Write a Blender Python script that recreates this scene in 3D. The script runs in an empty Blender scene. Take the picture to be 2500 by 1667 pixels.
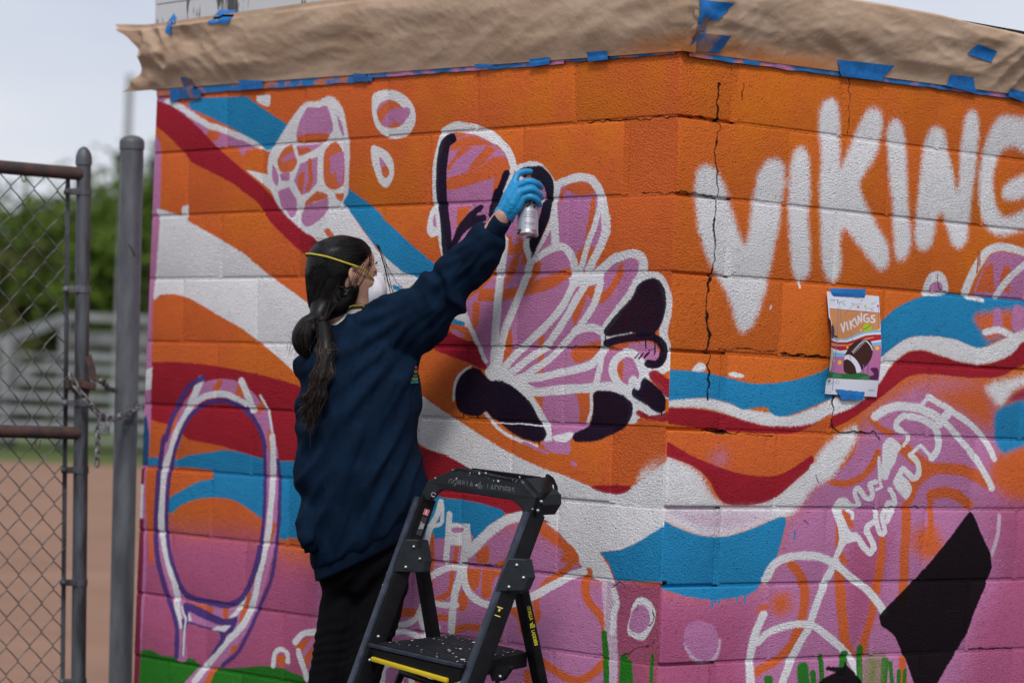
import bpy, bmesh, math, random
import numpy as np
from mathutils import Vector, Matrix, noise, geometry
random.seed(7)
rng = np.random.default_rng(11)
scene = bpy.context.scene
COL = scene.collection
PI = math.pi

# ------------------------------------------------------------------ camera
FPX = 6904.8                                   # focal length in pixels of a 2500 wide picture
CAM = Vector((5.28636, -5.09007, 1.27844))
RV = Vector((0.65223863, 0.75705237, 0.03816401))
UV = Vector((-0.00917917, -0.04245543, 0.99905619))
FV = Vector((-0.75795812, 0.65197335, 0.02074196))
cd = bpy.data.cameras.new('camera'); cam = bpy.data.objects.new('camera', cd); COL.objects.link(cam)
cam.matrix_world = Matrix(((RV.x, UV.x, -FV.x, CAM.x), (RV.y, UV.y, -FV.y, CAM.y), (RV.z, UV.z, -FV.z, CAM.z), (0, 0, 0, 1)))
cd.sensor_width = 36.0; cd.sensor_fit = 'HORIZONTAL'; cd.lens = FPX / 2500 * 36
cd.clip_start = 0.1; cd.clip_end = 2000
cd.dof.use_dof = True; cd.dof.focus_distance = 7.55; cd.dof.aperture_fstop = 2.8
scene.camera = cam

# ------------------------------------------------------------------ sky, sun, exposure
SUN_EL, SUN_AZ = math.radians(48), math.radians(-42)    # soft sun behind the clouds; azimuth from +x towards +y
world = bpy.data.worlds.new('World'); scene.world = world; world.use_nodes = True
wn = world.node_tree; wn.nodes.clear()
def wnode(t, **k):
    n = wn.nodes.new(t)
    for a_, b_ in k.items(): setattr(n, a_, b_)
    return n
wo = wnode('ShaderNodeOutputWorld'); bg = wnode('ShaderNodeBackground'); bgc = wnode('ShaderNodeBackground')
sky = wnode('ShaderNodeTexSky', sky_type='NISHITA', sun_disc=False, sun_elevation=SUN_EL, sun_rotation=math.radians(90) - SUN_AZ)
sky.air_density = 1.0; sky.dust_density = 3.0
wn.links.new(sky.outputs[0], bg.inputs[0]); bg.inputs[1].default_value = 0.05
# the cloud deck
tc = wnode('ShaderNodeTexCoord'); mp = wnode('ShaderNodeMapping'); mp.inputs['Scale'].default_value = (1.0, 1.0, 3.2)
nz = wnode('ShaderNodeTexNoise'); nz.inputs['Scale'].default_value = 3.4; nz.inputs['Detail'].default_value = 6; nz.inputs['Roughness'].default_value = 0.52
cr = wnode('ShaderNodeValToRGB')
cr.color_ramp.elements[0].position = 0.36; cr.color_ramp.elements[0].color = (0.60, 0.64, 0.76, 1)
cr.color_ramp.elements[1].position = 0.64; cr.color_ramp.elements[1].color = (0.76, 0.79, 0.85, 1)
wn.links.new(tc.outputs['Generated'], mp.inputs[0]); wn.links.new(mp.outputs[0], nz.inputs[0]); wn.links.new(nz.outputs[0], cr.inputs[0])
wn.links.new(cr.outputs[0], bgc.inputs[0]); bgc.inputs[1].default_value = 0.77
mixs = wnode('ShaderNodeMixShader'); mixs.inputs[0].default_value = 0.88
wn.links.new(bg.outputs[0], mixs.inputs[1]); wn.links.new(bgc.outputs[0], mixs.inputs[2]); wn.links.new(mixs.outputs[0], wo.inputs[0])
sd = bpy.data.lights.new('sun', 'SUN'); sun = bpy.data.objects.new('sun', sd); COL.objects.link(sun)
sd.energy = 1.4; sd.angle = math.radians(12); sd.color = (1.0, 0.985, 0.97)
sdir = Vector((math.cos(SUN_EL) * math.cos(SUN_AZ), math.cos(SUN_EL) * math.sin(SUN_AZ), math.sin(SUN_EL)))
sun.rotation_euler = sdir.to_track_quat('Z', 'Y').to_euler()
vs = scene.view_settings; vs.view_transform = 'Standard'; vs.look = 'None'; vs.exposure = 0.52; vs.gamma = 1.0; vs.use_curve_mapping = False
scene.cycles.use_denoising = True
scene.cycles.max_bounces = 6

# ------------------------------------------------------------------ helpers
def P(px, py, d):
    """point seen at pixel (px, py) of the 2500 x 1667 picture, d metres into the scene"""
    return CAM + (FV + RV * ((px - 1250) / FPX) - UV * ((py - 833.5) / FPX)) * d

def tag(o, label=None, cat=None, group=None, kind=None):
    if label: o['label'] = label
    if cat: o['category'] = cat
    if group: o['group'] = group
    if kind: o['kind'] = kind
    return o

def empty(name, loc=(0, 0, 0), label=None, cat=None, group=None, kind=None):
    o = bpy.data.objects.new(name, None); COL.objects.link(o); o.location = loc
    return tag(o, label, cat, group, kind)

def link(name, me, mat=None, parent=None, smooth=False):
    """mesh given in world coordinates; parented objects keep their place"""
    if isinstance(me, bmesh.types.BMesh):
        b = me; me = bpy.data.meshes.new(name); b.to_mesh(me); b.free()
    if mat is not None and not me.materials:
        for m in (mat if isinstance(mat, (list, tuple)) else [mat]): me.materials.append(m)
    if smooth: me.polygons.foreach_set('use_smooth', [True] * len(me.polygons))
    o = bpy.data.objects.new(name, me); COL.objects.link(o)
    if parent is not None:
        bpy.context.view_layer.update()
        o.parent = parent; o.matrix_parent_inverse = world_of(parent).inverted()
    return o

def world_of(o):
    m = o.matrix_basis.copy()
    if o.parent: m = world_of(o.parent) @ o.matrix_parent_inverse @ m
    return m

def from_grid(pts, closed_u=False, closed_v=False, flip=False):
    """pts[i][j] -> mesh sheet"""
    nu, nv = len(pts), len(pts[0])
    v = [tuple(p) for row in pts for p in row]; f = []
    for i in range(nu - (0 if closed_u else 1)):
        for j in range(nv - (0 if closed_v else 1)):
            a, b, c, d = i * nv + j, i * nv + (j + 1) % nv, ((i + 1) % nu) * nv + (j + 1) % nv, ((i + 1) % nu) * nv + j
            f.append((a, d, c, b) if flip else (a, b, c, d))
    return v, f

def mesh(name, v, f):
    me = bpy.data.meshes.new(name); me.from_pydata(v, [], f); me.update(); return me

def tube_data(path, radii, n=12, cap=True, squash=None, up=None):
    """swept tube; radii number or list; squash = (a, b) factors along the two frame axes"""
    path = [Vector(p) for p in path]
    if not hasattr(radii, '__len__'): radii = [radii] * len(path)
    v, f = [], []
    t0 = (path[1] - path[0]).normalized()
    ref = Vector(up) if up is not None else (Vector((0, 0, 1)) if abs(t0.z) < 0.9 else Vector((1, 0, 0)))
    nx = (ref - t0 * ref.dot(t0)).normalized()
    for i, p in enumerate(path):
        t = (path[min(i + 1, len(path) - 1)] - path[max(i - 1, 0)]).normalized()
        nx = (nx - t * nx.dot(t)).normalized(); ny = t.cross(nx)
        sa, sb = squash if squash else (1, 1)
        for k in range(n):
            a = 2 * PI * k / n
            v.append(p + (nx * math.cos(a) * sa + ny * math.sin(a) * sb) * radii[i])
    for i in range(len(path) - 1):
        for k in range(n):
            a, b = i * n + k, i * n + (k + 1) % n
            f.append((a, b, b + n, a + n))
    if cap:
        f.append(tuple(range(n))[::-1]); f.append(tuple((len(path) - 1) * n + k for k in range(n)))
    return v, f

class MB:
    """collects shapes, then makes ONE mesh object"""
    def __init__(s): s.v = []; s.f = []; s.mi = []; s.m = 0
    def add(s, vf):
        o = len(s.v); s.v += [tuple(p) for p in vf[0]]; s.f += [tuple(i + o for i in q) for q in vf[1]]; s.mi += [s.m] * len(vf[1]); return s
    def tube(s, path, r, n=12, **k): return s.add(tube_data(path, r, n, **k))
    def obox(s, c, ax, ay, az, bev=0.0):
        """box with half-axis vectors"""
        c, ax, ay, az = Vector(c), Vector(ax), Vector(ay), Vector(az)
        if bev <= 0:
            v = [c + ax * i + ay * j + az * k for i in (-1, 1) for j in (-1, 1) for k in (-1, 1)]
            return s.add((v, [(0, 1, 3, 2), (4, 6, 7, 5), (0, 4, 5, 1), (2, 3, 7, 6), (0, 2, 6, 4), (1, 5, 7, 3)]))
        b = bmesh.new(); bmesh.ops.create_cube(b, size=2)
        M = Matrix(((ax.x, ay.x, az.x, c.x), (ax.y, ay.y, az.y, c.y), (ax.z, ay.z, az.z, c.z), (0, 0, 0, 1)))
        bmesh.ops.transform(b, matrix=M, verts=b.verts)
        bmesh.ops.bevel(b, geom=b.edges[:], offset=bev, segments=2, profile=0.6, affect='EDGES')
        b.verts.ensure_lookup_table(); b.verts.index_update()
        s.add(([v.co.copy() for v in b.verts], [tuple(v.index for v in q.verts) for q in b.faces])); b.free(); return s
    def bar(s, a, b, wdir, w, t, bev=0.0):
        """rectangular bar from a to b; w along wdir, t across"""
        a, b = Vector(a), Vector(b); d = b - a; dn = d.normalized(); wd = Vector(wdir); wd = (wd - dn * wd.dot(dn)).normalized(); td = dn.cross(wd)
        return s.obox((a + b) / 2, d / 2, wd * w / 2, td * t / 2, bev)
    def prism(s, pts, off):
        """extrude a flat polygon by a vector"""
        n = len(pts); off = Vector(off)
        v = [Vector(p) for p in pts] + [Vector(p) + off for p in pts]
        f = [tuple(range(n))[::-1], tuple(range(n, 2 * n))] + [(i, (i + 1) % n, (i + 1) % n + n, i + n) for i in range(n)]
        return s.add((v, f))
    def ball(s, c, r, seg=10, scale=(1, 1, 1)):
        rows = seg // 2 + 1; pts = []
        for i in range(rows + 1):
            a = PI * i / rows
            pts.append([Vector(c) + Vector((math.sin(a) * math.cos(2 * PI * k / seg) * scale[0], math.sin(a) * math.sin(2 * PI * k / seg) * scale[1], math.cos(a) * scale[2])) * r for k in range(seg)])
        return s.add(from_grid(pts, closed_v=True))
    def build(s, name, mat, parent=None, smooth=False, fix=True):
        me = mesh(name, s.v, s.f)
        mats = mat if isinstance(mat, (list, tuple)) else [mat]
        for m in mats: me.materials.append(m)
        if len(mats) > 1: me.polygons.foreach_set('material_index', s.mi)
        if fix:
            b = bmesh.new(); b.from_mesh(me); bmesh.ops.recalc_face_normals(b, faces=b.faces[:]); b.to_mesh(me); b.free()
        o = link(name, me, None, parent)
        if smooth:
            me.polygons.foreach_set('use_smooth', [True] * len(me.polygons))
            b = bmesh.new(); b.from_mesh(me)
            for e in b.edges:
                if len(e.link_faces) == 2 and e.calc_face_angle(0) > math.radians(38): e.smooth = False
            b.to_mesh(me); b.free()
        return o

def mat_new(name):
    m = bpy.data.materials.new(name); m.use_nodes = True; nt = m.node_tree
    return m, nt, nt.nodes['Principled BSDF']

def N(nt, t, ins=None, **k):
    n = nt.nodes.new(t)
    for a_, b_ in k.items(): setattr(n, a_, b_)
    for a_, b_ in (ins or {}).items():
        if isinstance(b_, bpy.types.NodeSocket): nt.links.new(b_, n.inputs[a_])
        else: n.inputs[a_].default_value = b_
    return n

def pmat(name, col, rough=0.6, metal=0.0, var=0.12, vscale=8.0, bump=0.0, bscale=120.0, spec=0.5, col2=None, coat=0.0, c2pos=(0.45, 0.6), detail=4, vec_scale=(1, 1, 1)):
    """plain procedural surface: two-tone noise colour plus fine relief"""
    m, nt, bs = mat_new(name)
    tc = N(nt, 'ShaderNodeTexCoord'); mp = N(nt, 'ShaderNodeMapping', {'Vector': tc.outputs['Object'], 'Scale': vec_scale})
    nz = N(nt, 'ShaderNodeTexNoise', {'Vector': mp.outputs[0], 'Scale': vscale, 'Detail': detail, 'Roughness': 0.6})
    r = N(nt, 'ShaderNodeValToRGB', {'Fac': nz.outputs[0]})
    c2 = col2 if col2 else tuple(c * (1 - var) for c in col[:3]); c1 = col if col2 else tuple(min(1, c * (1 + var)) for c in col[:3])
    e = r.color_ramp.elements; e[0].position, e[1].position = c2pos
    e[0].color = (*c2[:3], 1); e[1].color = (*c1[:3], 1)
    nt.links.new(r.outputs[0], bs.inputs['Base Color'])
    bs.inputs['Roughness'].default_value = rough; bs.inputs['Metallic'].default_value = metal
    bs.inputs['Specular IOR Level'].default_value = spec; bs.inputs['Coat Weight'].default_value = coat
    if bump:
        n2 = N(nt, 'ShaderNodeTexNoise', {'Vector': mp.outputs[0], 'Scale': bscale, 'Detail': 3})
        bp = N(nt, 'ShaderNodeBump', {'Height': n2.outputs[0], 'Strength': 1.0, 'Distance': bump})
        nt.links.new(bp.outputs[0], bs.inputs['Normal'])
    return m
MURAL = """\
L rose p 0 34 2828,770 2182,824 1759,830 1674,778 1467,764 1282,740 1192,-100 2694,-100
L lilac p 0 22 1458,728 1239,858 1023,911 744,910 572,946 324,868 284,821 186,812 101,801 34,-100 1365,-100
L white q 0 3 2445,1848 2400,1849 2290,1826 2199,1796 2074,1754 1926,1702 1764,1623 1647,1575 1549,1532 1025,1285 937,1247 859,1218 760,1181 643,1139 556,1115 490,1098 393,1081 279,1055 174,1044 115,1071 63,1102 -33,1163 -45,941 107,916 166,895 245,884 206,851 179,806 234,808 284,819 320,852 338,884 416,930 482,960 823,1093 983,1131 1623,1332 1714,1379 1816,1425 1918,1468 2057,1512 2209,1562 2299,1577 2380,1575 2415,1557 2430,1582 2413,1715 2402,1816
L white q 0 6 115,1071 63,1102 1,1154 60,1155 83,1134
L orange q 0 11 159,1217 -30,1224 -32,1175 12,1137 70,1114 118,1112
L red p 0 3 2445,1343 2373,1357 2221,1358 2046,1349 1834,1329 1621,1299 1468,1256 983,1128 922,1122 823,1093 712,1056 563,1007 489,966 437,949 488,955 560,965 640,968 721,986 817,994 901,996 1028,990 1174,1012 1605,1069 1710,1067 1775,1070 1858,1080 1960,1095 2080,1106 2230,1111 2408,1084 2446,1113
L orange p 0 3 2432,1162 2350,1162 2259,1150 2186,1115 2063,1104 1968,1096 1966,1083 2061,1075 2182,1068 2261,1049 2423,1048
L blue p 0 3 2405,1051 2261,1047 2182,1065 2113,1073 1960,1089 1800,1073 1710,1067 1589,1070 1495,1067 1250,1040 1029,1014 901,996 817,994 721,986 633,967 704,926 749,882 778,908 813,924 855,923 880,884 1021,876 1237,835 1566,837 1630,838 1645,830 1678,835 1693,949 1762,883 1779,889 1855,916 1932,936 2017,939 2120,929 2206,907 2275,874 2291,918 2270,930 2124,983 2043,998 2057,1022 2259,1025 2412,1018
L orange q 0 3 2448,1015 2259,1022 2153,1023 2057,1021 2048,1009 2073,997 2124,987 2253,939 2287,918 2431,900
L blue p 0 5 2385,900 2350,915 2338,880 2374,873
L lilac p 0 4 2450,2229 2371,2204 2253,2173 2170,2123 2063,2083 1942,2053 1836,2032 1932,2023 1946,2004 1974,2025 2077,2035 2131,2062 2185,2089 2277,2139 2448,2199
L orange p 0 4 2133,2097 2076,2079 2104,2058 2158,2073
L orange p 0 5 2077,2035 2026,2040 1974,2028 1981,2006 2058,2009
L white s 17 4 2389,2198 2306,2176 2233,2144 2134,2108 2064,2092 1960,2064 1874,2038 1807,2021
L blue q 0 3 2270,2191 2193,2201 1943,2191 1848,2146 1714,2089 1760,2055 1790,2018 1827,2019 1883,2048 1978,2082 2065,2112 2172,2146 2243,2167
L white p 0 3 1893,2189 1851,2189 1820,2188 1820,2154 1862,2162 1888,2173
L red q 0 3 2492,2227 2433,2203 2370,2189 2278,2149 2186,2099 2077,2030 1953,1966 1849,1913 1746,1847 1662,1793 1530,1724 915,1464 782,1435 757,1416 723,1379 740,1360 813,1378 897,1396 976,1422 1582,1678 1690,1737 1792,1797 1853,1852 1879,1866 2001,1923 2124,1962 2231,1996 2297,2044 2372,2088 2443,2122 2503,2130
L white q 0 4 1932,1962 1810,1942 1747,1862 1646,1797 1534,1775 1470,1868 1422,1848 1365,1795 1270,1715 1247,1697 1141,1652 1045,1620 1094,1591 990,1536 843,1530 816,1492 782,1440 846,1475 889,1494 988,1505 1134,1541 1286,1606 1340,1643 1529,1723 1637,1786 1662,1795 1746,1847 1798,1895
L orange p 0 4 1522,1772 1503,1776 1466,1750 1485,1741 1505,1753
L blue q 0 3 1402,1888 1300,1840 1215,1792 1254,1808 1147,1746 1072,1704 969,1651 1024,1615 1060,1620 1129,1636 1209,1678 1279,1725 1301,1744 1365,1797 1365,1797 1430,1848
L blue s 11 3 1163,1593 1115,1575 990,1536 882,1494 844,1487
L orange p 0 3 916,1470 875,1483 819,1475 782,1438 844,1439 935,1447
L lilac p 0 3 902,1474 874,1470 831,1453 873,1452
L red p 0 3 963,1438 915,1464 844,1444 782,1435 757,1416 723,1379 740,1360 813,1378 897,1396 983,1418
L lilac q 0 5 2500,2094 2440,2091 2414,2064 2405,1993 2401,1870 2402,1804 2402,1811 2409,1664 2417,1593 2423,1542 2418,1410 2407,1156 2407,1071 2411,1064 2417,962 2395,660 2407,456 2390,105 2537,88 2567,1109
L white q 0 5 2423,1856 2382,1847 2281,1827 2274,1857 2239,1861 2243,1796 2397,1804
L orange q 0 7 2421,1018 2339,1016 2333,865 2369,813 2353,713 2380,711 2413,911
L white q 0 5 2453,1328 2408,1341 2409,1303 2412,1267 2458,1266
L deepblue q 0 3 2479,1179 2433,1181 2415,1125 2413,1094 2412,1023 2486,1022 2483,1112
L maroon q 0 4 2476,1010 2428,1015 2431,961 2499,958
L white q 0 4 2499,958 2431,961 2431,911 2429,852 2510,850
L maroon q 0 4 2510,845 2422,850 2415,709 2416,557 2414,456 2403,255 2335,-100 2619,-100 2544,802
L green p 0 2 2411,416 2360,433 2287,423 2189,424 2119,428 2066,413 2014,408 1879,421 1748,440 1643,444 1523,428 1337,418 1040,399 971,-100 2318,-100
L lilac s 39 2 2176,432 2187,501 2189,575 2210,618 2241,661 2277,718 2309,791 2319,866 2313,967 2298,1068 2269,1100 2240,1161 2185,1223 2110,1272 2007,1286 1905,1271 1827,1227 1774,1176 1749,1114 1735,1090 1725,995 1724,899 1732,803 1758,730 1788,656 1824,590 1878,528 1950,463 2047,391 2130,333
L lilac p 0 2 2168,619 2028,605 1926,609 1838,661 1811,630 1857,578 1957,567 2043,582 2114,601
L orange q 0 3 2043,1305 2005,1307 2030,1270 2066,1273
L orange q 0 3 1928,1298 1876,1279 1899,1250 1938,1261
L orange q 0 3 1799,1247 1774,1229 1809,1206 1835,1217
L orange s 11 3 1706,872 1740,793 1776,728 1798,688
L orange s 13 3 2254,1201 2277,1150 2264,1089 2287,1043
L orange s 21 3 1829,652 1843,613 1852,569
L orange q 0 3 2127,602 2062,603 2010,595 2017,570 2078,579
L orange q 0 3 1964,603 1930,606 1932,569 1957,567
L orange q 0 3 1909,486 1876,492 1883,469 1907,457
L orange q 0 3 2014,404 1972,422 2011,361 2045,357
L orange q 0 3 1760,1157 1744,1158 1736,1100 1757,1100
L white s 21 3 2129,1303 2165,1251 2204,1190 2254,1136 2281,1080 2314,1017 2323,916 2317,836 2294,767 2262,704 2232,656 2216,618 2207,574 2189,526
L white s 18 3 2163,1231 2083,1257 1988,1260 1885,1233
L white s 21 3 1907,1303 1871,1260 1841,1217
L white s 7 2 1805,1262 1760,1215 1738,1153
L white s 18 3 1735,1138 1724,1067 1723,995 1728,923 1736,851 1753,778 1775,714 1788,656 1820,591 1871,538 1943,488 2015,428 2097,356
L white p 0 3 1830,664 1859,607 1906,569 1940,561 1892,599 1869,630
L purple s 16 3 2117,1310 2193,1280 2251,1223 2291,1165 2317,1109 2327,1117 2341,1041 2350,915 2350,814 2331,725 2287,642 2237,571 2209,524 2202,425
L purple s 13 3 1773,1104 1783,1132 1819,1174 1884,1216 1961,1237 2047,1239 2123,1219 2186,1183 2223,1142 2255,1091 2271,1044 2283,993 2291,918 2286,818 2257,730 2217,672 2177,631
L purple s 17 3 2196,644 2150,620 2028,610 1935,610 1861,638 1815,692 1786,752 1773,801
L purple s 11 4 1773,801 1764,873 1762,969 1765,1041 1772,1089 1773,1104
L purple s 11 4 1701,1067 1685,997 1684,901 1692,806 1706,719 1742,650 1776,599 1821,533 1870,471 1947,420
L purple q 0 2 2171,601 2096,595 2026,579 1957,566 1907,574 1884,581 1881,564 1904,530 1937,518 1944,498 1992,459 2041,425 2009,458 1969,500 1971,522 2074,530 2144,537 2160,508 2159,432 2176,430 2173,507 2184,546 2158,550 2183,586
L lilac q 0 2 2143,574 2059,556 1989,545 1913,549 1946,528 2023,532 2145,543
L white q 0 2 2147,576 2123,546 2145,543
L white q 0 2 1989,540 1912,550 1946,526 2022,526
L white s 6 2 2183,586 2171,562 2159,553 2164,503 2165,433
L white p 0 5 1575,2156 1505,2167 1448,2130 1425,2077 1403,2006 1403,1936 1402,1875 1429,1843 1464,1788 1579,1753 1661,1788 1745,1838 1799,1902 1817,1951 1808,2009 1760,2055 1722,2092 1676,2132 1630,2156
L lilac p 0 2 1621,2139 1565,2136 1526,2139 1500,2100 1489,2066 1520,2044 1630,2037 1673,2051 1665,2089 1644,2121
L orange p 0 3 1674,2044 1647,2057 1584,2059 1505,2052 1527,2032 1598,2031 1662,2034
L lilac p 0 2 1471,2107 1441,2073 1433,2040 1455,2064
L lilac q 0 2 1673,2027 1598,2026 1539,2028 1565,2013 1620,1998 1659,1993
L orange q 0 2 1669,2017 1613,2017 1581,2009 1635,1997 1655,1993
L orange p 0 2 1698,2030 1675,1994 1664,1974 1688,1949 1745,1948 1767,1983 1741,2015
L lilac q 0 2 1684,2008 1675,1989 1747,1977 1748,1989
L lilac q 0 2 1648,1969 1561,1989 1558,1908 1596,1881 1635,1873 1678,1917
L orange s 12 2 1598,1976 1590,1919 1604,1891
L orange p 0 2 1655,1931 1624,1944 1629,1896 1635,1878 1653,1897
L orange p 0 2 1525,2004 1480,2030 1440,2003 1424,1937 1433,1895 1486,1886 1523,1912 1531,1969
L lilac q 0 2 1501,1987 1432,2000 1427,1941 1437,1895 1457,1905 1467,1938 1493,1930
L lilac p 0 2 1791,1972 1759,1939 1762,1906 1788,1926
L lilac q 0 2 1753,1943 1700,1946 1701,1920 1741,1920
L lilac q 0 2 1759,1890 1701,1901 1657,1859 1659,1816 1679,1805 1738,1842
L orange q 0 2 1614,1853 1557,1885 1499,1870 1508,1855 1570,1852 1616,1832
L lilac p 0 3 1617,1837 1554,1852 1499,1859 1513,1813 1597,1777 1632,1797
L orange q 0 2 1466,1873 1422,1874 1430,1848 1457,1856
L white p 0 4 1298,2163 1239,2170 1179,2161 1127,2135 1097,2097 1099,2061 1128,2034 1178,2025 1230,2032 1277,2061 1299,2099 1305,2136
L orange p 0 3 1279,2116 1230,2140 1181,2129 1145,2100 1150,2068 1202,2056 1255,2069 1275,2093
L lilac p 0 2 1255,2073 1227,2104 1184,2115 1123,2108 1129,2085 1170,2065 1193,2079 1217,2061
L lilac s 6 2 1274,2113 1259,2131 1229,2137
L white p 0 4 1297,2008 1250,2000 1204,1975 1186,1937 1195,1901 1221,1883 1251,1897 1277,1931 1294,1964
L lilac p 0 2 1258,1974 1225,1952 1215,1934 1246,1937
L orange p 0 2 1247,1942 1219,1945 1207,1924 1219,1912 1238,1918
L white p 0 4 967,1844 1004,1818 1020,1787 1023,1751 1006,1735 974,1739 950,1750
L lilac p 0 3 972,1817 995,1795 997,1768 976,1761 962,1768
L lilac p 0 3 850,1541 771,1585 700,1645 693,1754 677,1819 480,1814 459,1856 450,1860 317,1852 296,1809 334,1705 330,1642 257,1657 184,1669 123,1648 127,1619 167,1582 248,1490 246,1461 166,1441 76,1442 44,1410 72,1373 93,1319 152,1297 287,1306 301,1222 373,1178 377,1140 474,1149 483,1208 525,1258 594,1308 702,1349 745,1379 775,1427 812,1484
L lilac p 0 3 475,1847 432,1875 356,1873 304,1841 283,1799 275,1757 284,1699 397,1701 475,1731 507,1732
L orange p 0 3 452,1846 406,1874 343,1866 310,1842 385,1836 429,1852 451,1816
L orange q 0 3 328,1830 313,1829 313,1770 334,1700 368,1645 389,1670 352,1700 338,1771
L orange q 0 2 476,1815 459,1820 506,1733 542,1687 531,1724
L lilac p 0 2 934,1985 908,2014 839,2019 764,1998 709,1973 667,1939 665,1907 684,1861 717,1810 751,1767 669,1756 631,1709 726,1664 862,1636 932,1652 951,1726 970,1816 983,1936
L orange p 0 2 931,1985 907,2009 838,2016 783,2002 745,1986 791,1988 837,1988 887,1983 929,1980
L orange q 0 2 887,1983 827,1988 904,1951 939,1917 941,1935
L orange q 0 2 770,1987 727,1975 788,1932 855,1914 834,1937
L orange p 0 4 940,1899 855,1914 797,1929 735,1953 676,1945 664,1913 696,1908 733,1896 785,1888 853,1875 938,1868
L orange q 0 3 732,1909 683,1908 698,1867 714,1839 739,1834
L orange q 0 2 890,1817 826,1818 857,1784 892,1755
L orange q 0 2 668,1736 587,1715 566,1656 601,1651 670,1614 706,1615 683,1692
L lilac q 0 2 651,1756 627,1720 613,1712 644,1706
L lilac q 0 2 665,1681 594,1680 610,1648 670,1614 680,1634
L orange p 0 3 774,1585 683,1584 584,1597 488,1622 406,1640 397,1621 486,1583 582,1567 681,1554 782,1553
L orange q 0 3 806,1550 774,1550 778,1488 796,1466 809,1488
L orange q 0 3 635,1675 606,1683 626,1636 676,1584 665,1628
L orange q 0 3 555,1661 516,1656 527,1626 596,1575 578,1614
L orange p 0 3 656,1476 632,1458 634,1380 659,1358 668,1428
L orange q 0 3 520,1451 495,1459 498,1340 518,1339
L orange q 0 3 377,1574 327,1587 332,1557 372,1481 386,1507
L orange p 0 3 343,1583 313,1557 269,1545 228,1574 191,1623 207,1640 235,1599 271,1574 303,1591
L orange p 0 4 387,1418 325,1435 260,1444 280,1407 354,1385 373,1389
L orange p 0 3 244,1426 196,1441 160,1443 165,1431 219,1420
L orange q 0 3 203,1395 179,1404 178,1338 203,1350
L orange q 0 3 541,1305 495,1301 492,1246 519,1262
L orange q 0 4 362,1309 296,1306 298,1235 344,1219 344,1263
L orange q 0 4 183,1657 212,1619 229,1603 207,1649
L white s 17 2 933,1666 951,1720 974,1792 989,1871 991,1931 978,1984 964,2025
L white s 24 2 956,2034 914,2045 867,2042 821,2033 775,2019 728,2000
L white s 18 2 728,2003 691,1978 667,1953 653,1927
L white s 12 2 652,1924 664,1898 684,1861 705,1830 726,1801
L white p 0 3 648,1918 613,1931 578,1935 539,1928 507,1907 484,1886 470,1866 453,1862 468,1817 506,1804 605,1864
L white s 11 2 464,1863 470,1826 479,1786 494,1752 516,1718 544,1687
L white s 9 2 574,1720 582,1694
L white s 19 3 467,1711 479,1853 438,1875 382,1884 331,1876 298,1848 281,1811 270,1769 264,1731 266,1771 267,1733 285,1696 310,1662 330,1633
L white s 13 3 298,1841 292,1799 293,1805 311,1751 334,1705 350,1663 367,1629
L white s 20 3 304,1620 268,1641 232,1661 184,1673 136,1670 116,1652 120,1623 144,1590 201,1528 247,1482
L white s 17 3 584,1713 579,1687 559,1665 523,1676 479,1692 434,1696 401,1676 386,1642 382,1608
L white q 0 3 405,1613 367,1629 264,1622 269,1601 328,1591 371,1589 403,1596
L white s 20 3 676,1719 680,1676 690,1624 697,1558 702,1480 703,1358
L white s 6 2 670,1727 674,1684 679,1617
L white s 18 3 562,1661 585,1610 627,1536 660,1476 677,1428 686,1358
L white s 18 3 381,1600 431,1532 499,1477 568,1433 638,1385 669,1350
L white s 17 3 337,1595 381,1541 420,1494 447,1464 490,1425 546,1397 610,1364 655,1341
L white s 16 3 278,1599 297,1549 326,1511 362,1477 407,1439 475,1393 557,1352 621,1333
L white s 18 3 371,1469 334,1477 290,1478 258,1461 252,1436 262,1411 303,1381 377,1363 472,1349 569,1334 621,1320
L white s 14 3 262,1419 271,1365 287,1315
L white s 21 3 635,1333 594,1319 528,1303 438,1309 312,1318 226,1322 177,1313 133,1285
L white p 0 3 743,1357 704,1379 670,1363 595,1334 561,1308 553,1287 634,1316 722,1331
L white s 18 2 170,1416 134,1409 108,1380 98,1352 123,1324 171,1321 206,1343 219,1370 206,1397 170,1416
L white s 19 3 144,1598 97,1616 55,1608 27,1573 18,1524 31,1483 29,1451 6,1410 19,1377 48,1367
L white s 16 3 134,1409 96,1380 77,1356 129,1330 140,1297 131,1252
L white s 11 3 850,1532 820,1490 786,1444 742,1383
L white s 9 2 249,1455 203,1459 158,1464
L white s 21 3 574,1302 528,1267 499,1236 471,1205 466,1176
L white s 7 3 873,1273 868,1317 846,1347 807,1366
L white s 8 3 737,1243 690,1207 627,1180 566,1164 511,1154
L white s 7 2 298,1305 294,1263 308,1224
L white s 24 3 175,1311 128,1288 119,1261 136,1240
L white s 20 3 136,1343 144,1308 108,1282 62,1259 23,1253
L white s 8 2 92,1354 36,1331 8,1301
L white p 0 2 448,1184 406,1193 362,1199 369,1183 394,1170 437,1172
L lilac p 0 4 494,1168 379,1168 372,1152 429,1145 480,1156
L lilac p 0 4 373,1119 358,1122 343,1111 357,1105
L lilac s 7 3 565,1161 519,1150 467,1137
L red p 0 2 80,1364 51,1370 18,1352 -12,1339 -14,1295 15,1304 44,1327 72,1344
L red p 0 2 126,1259 112,1265 67,1252 3,1263 -16,1263 -17,1244 31,1238 91,1244 116,1251
L red p 0 3 285,1055 236,1063 133,1063 168,1043 235,1044
L navy s 27 1 929,2013 953,1998 962,1965 966,1921 964,1876 956,1831 945,1786 935,1741 928,1699 924,1678
L navy s 18 1 924,2016 919,2011
L navy s 17 3 680,1905 698,1873 715,1845
L navy s 24 3 713,1850 724,1821 730,1792
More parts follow.
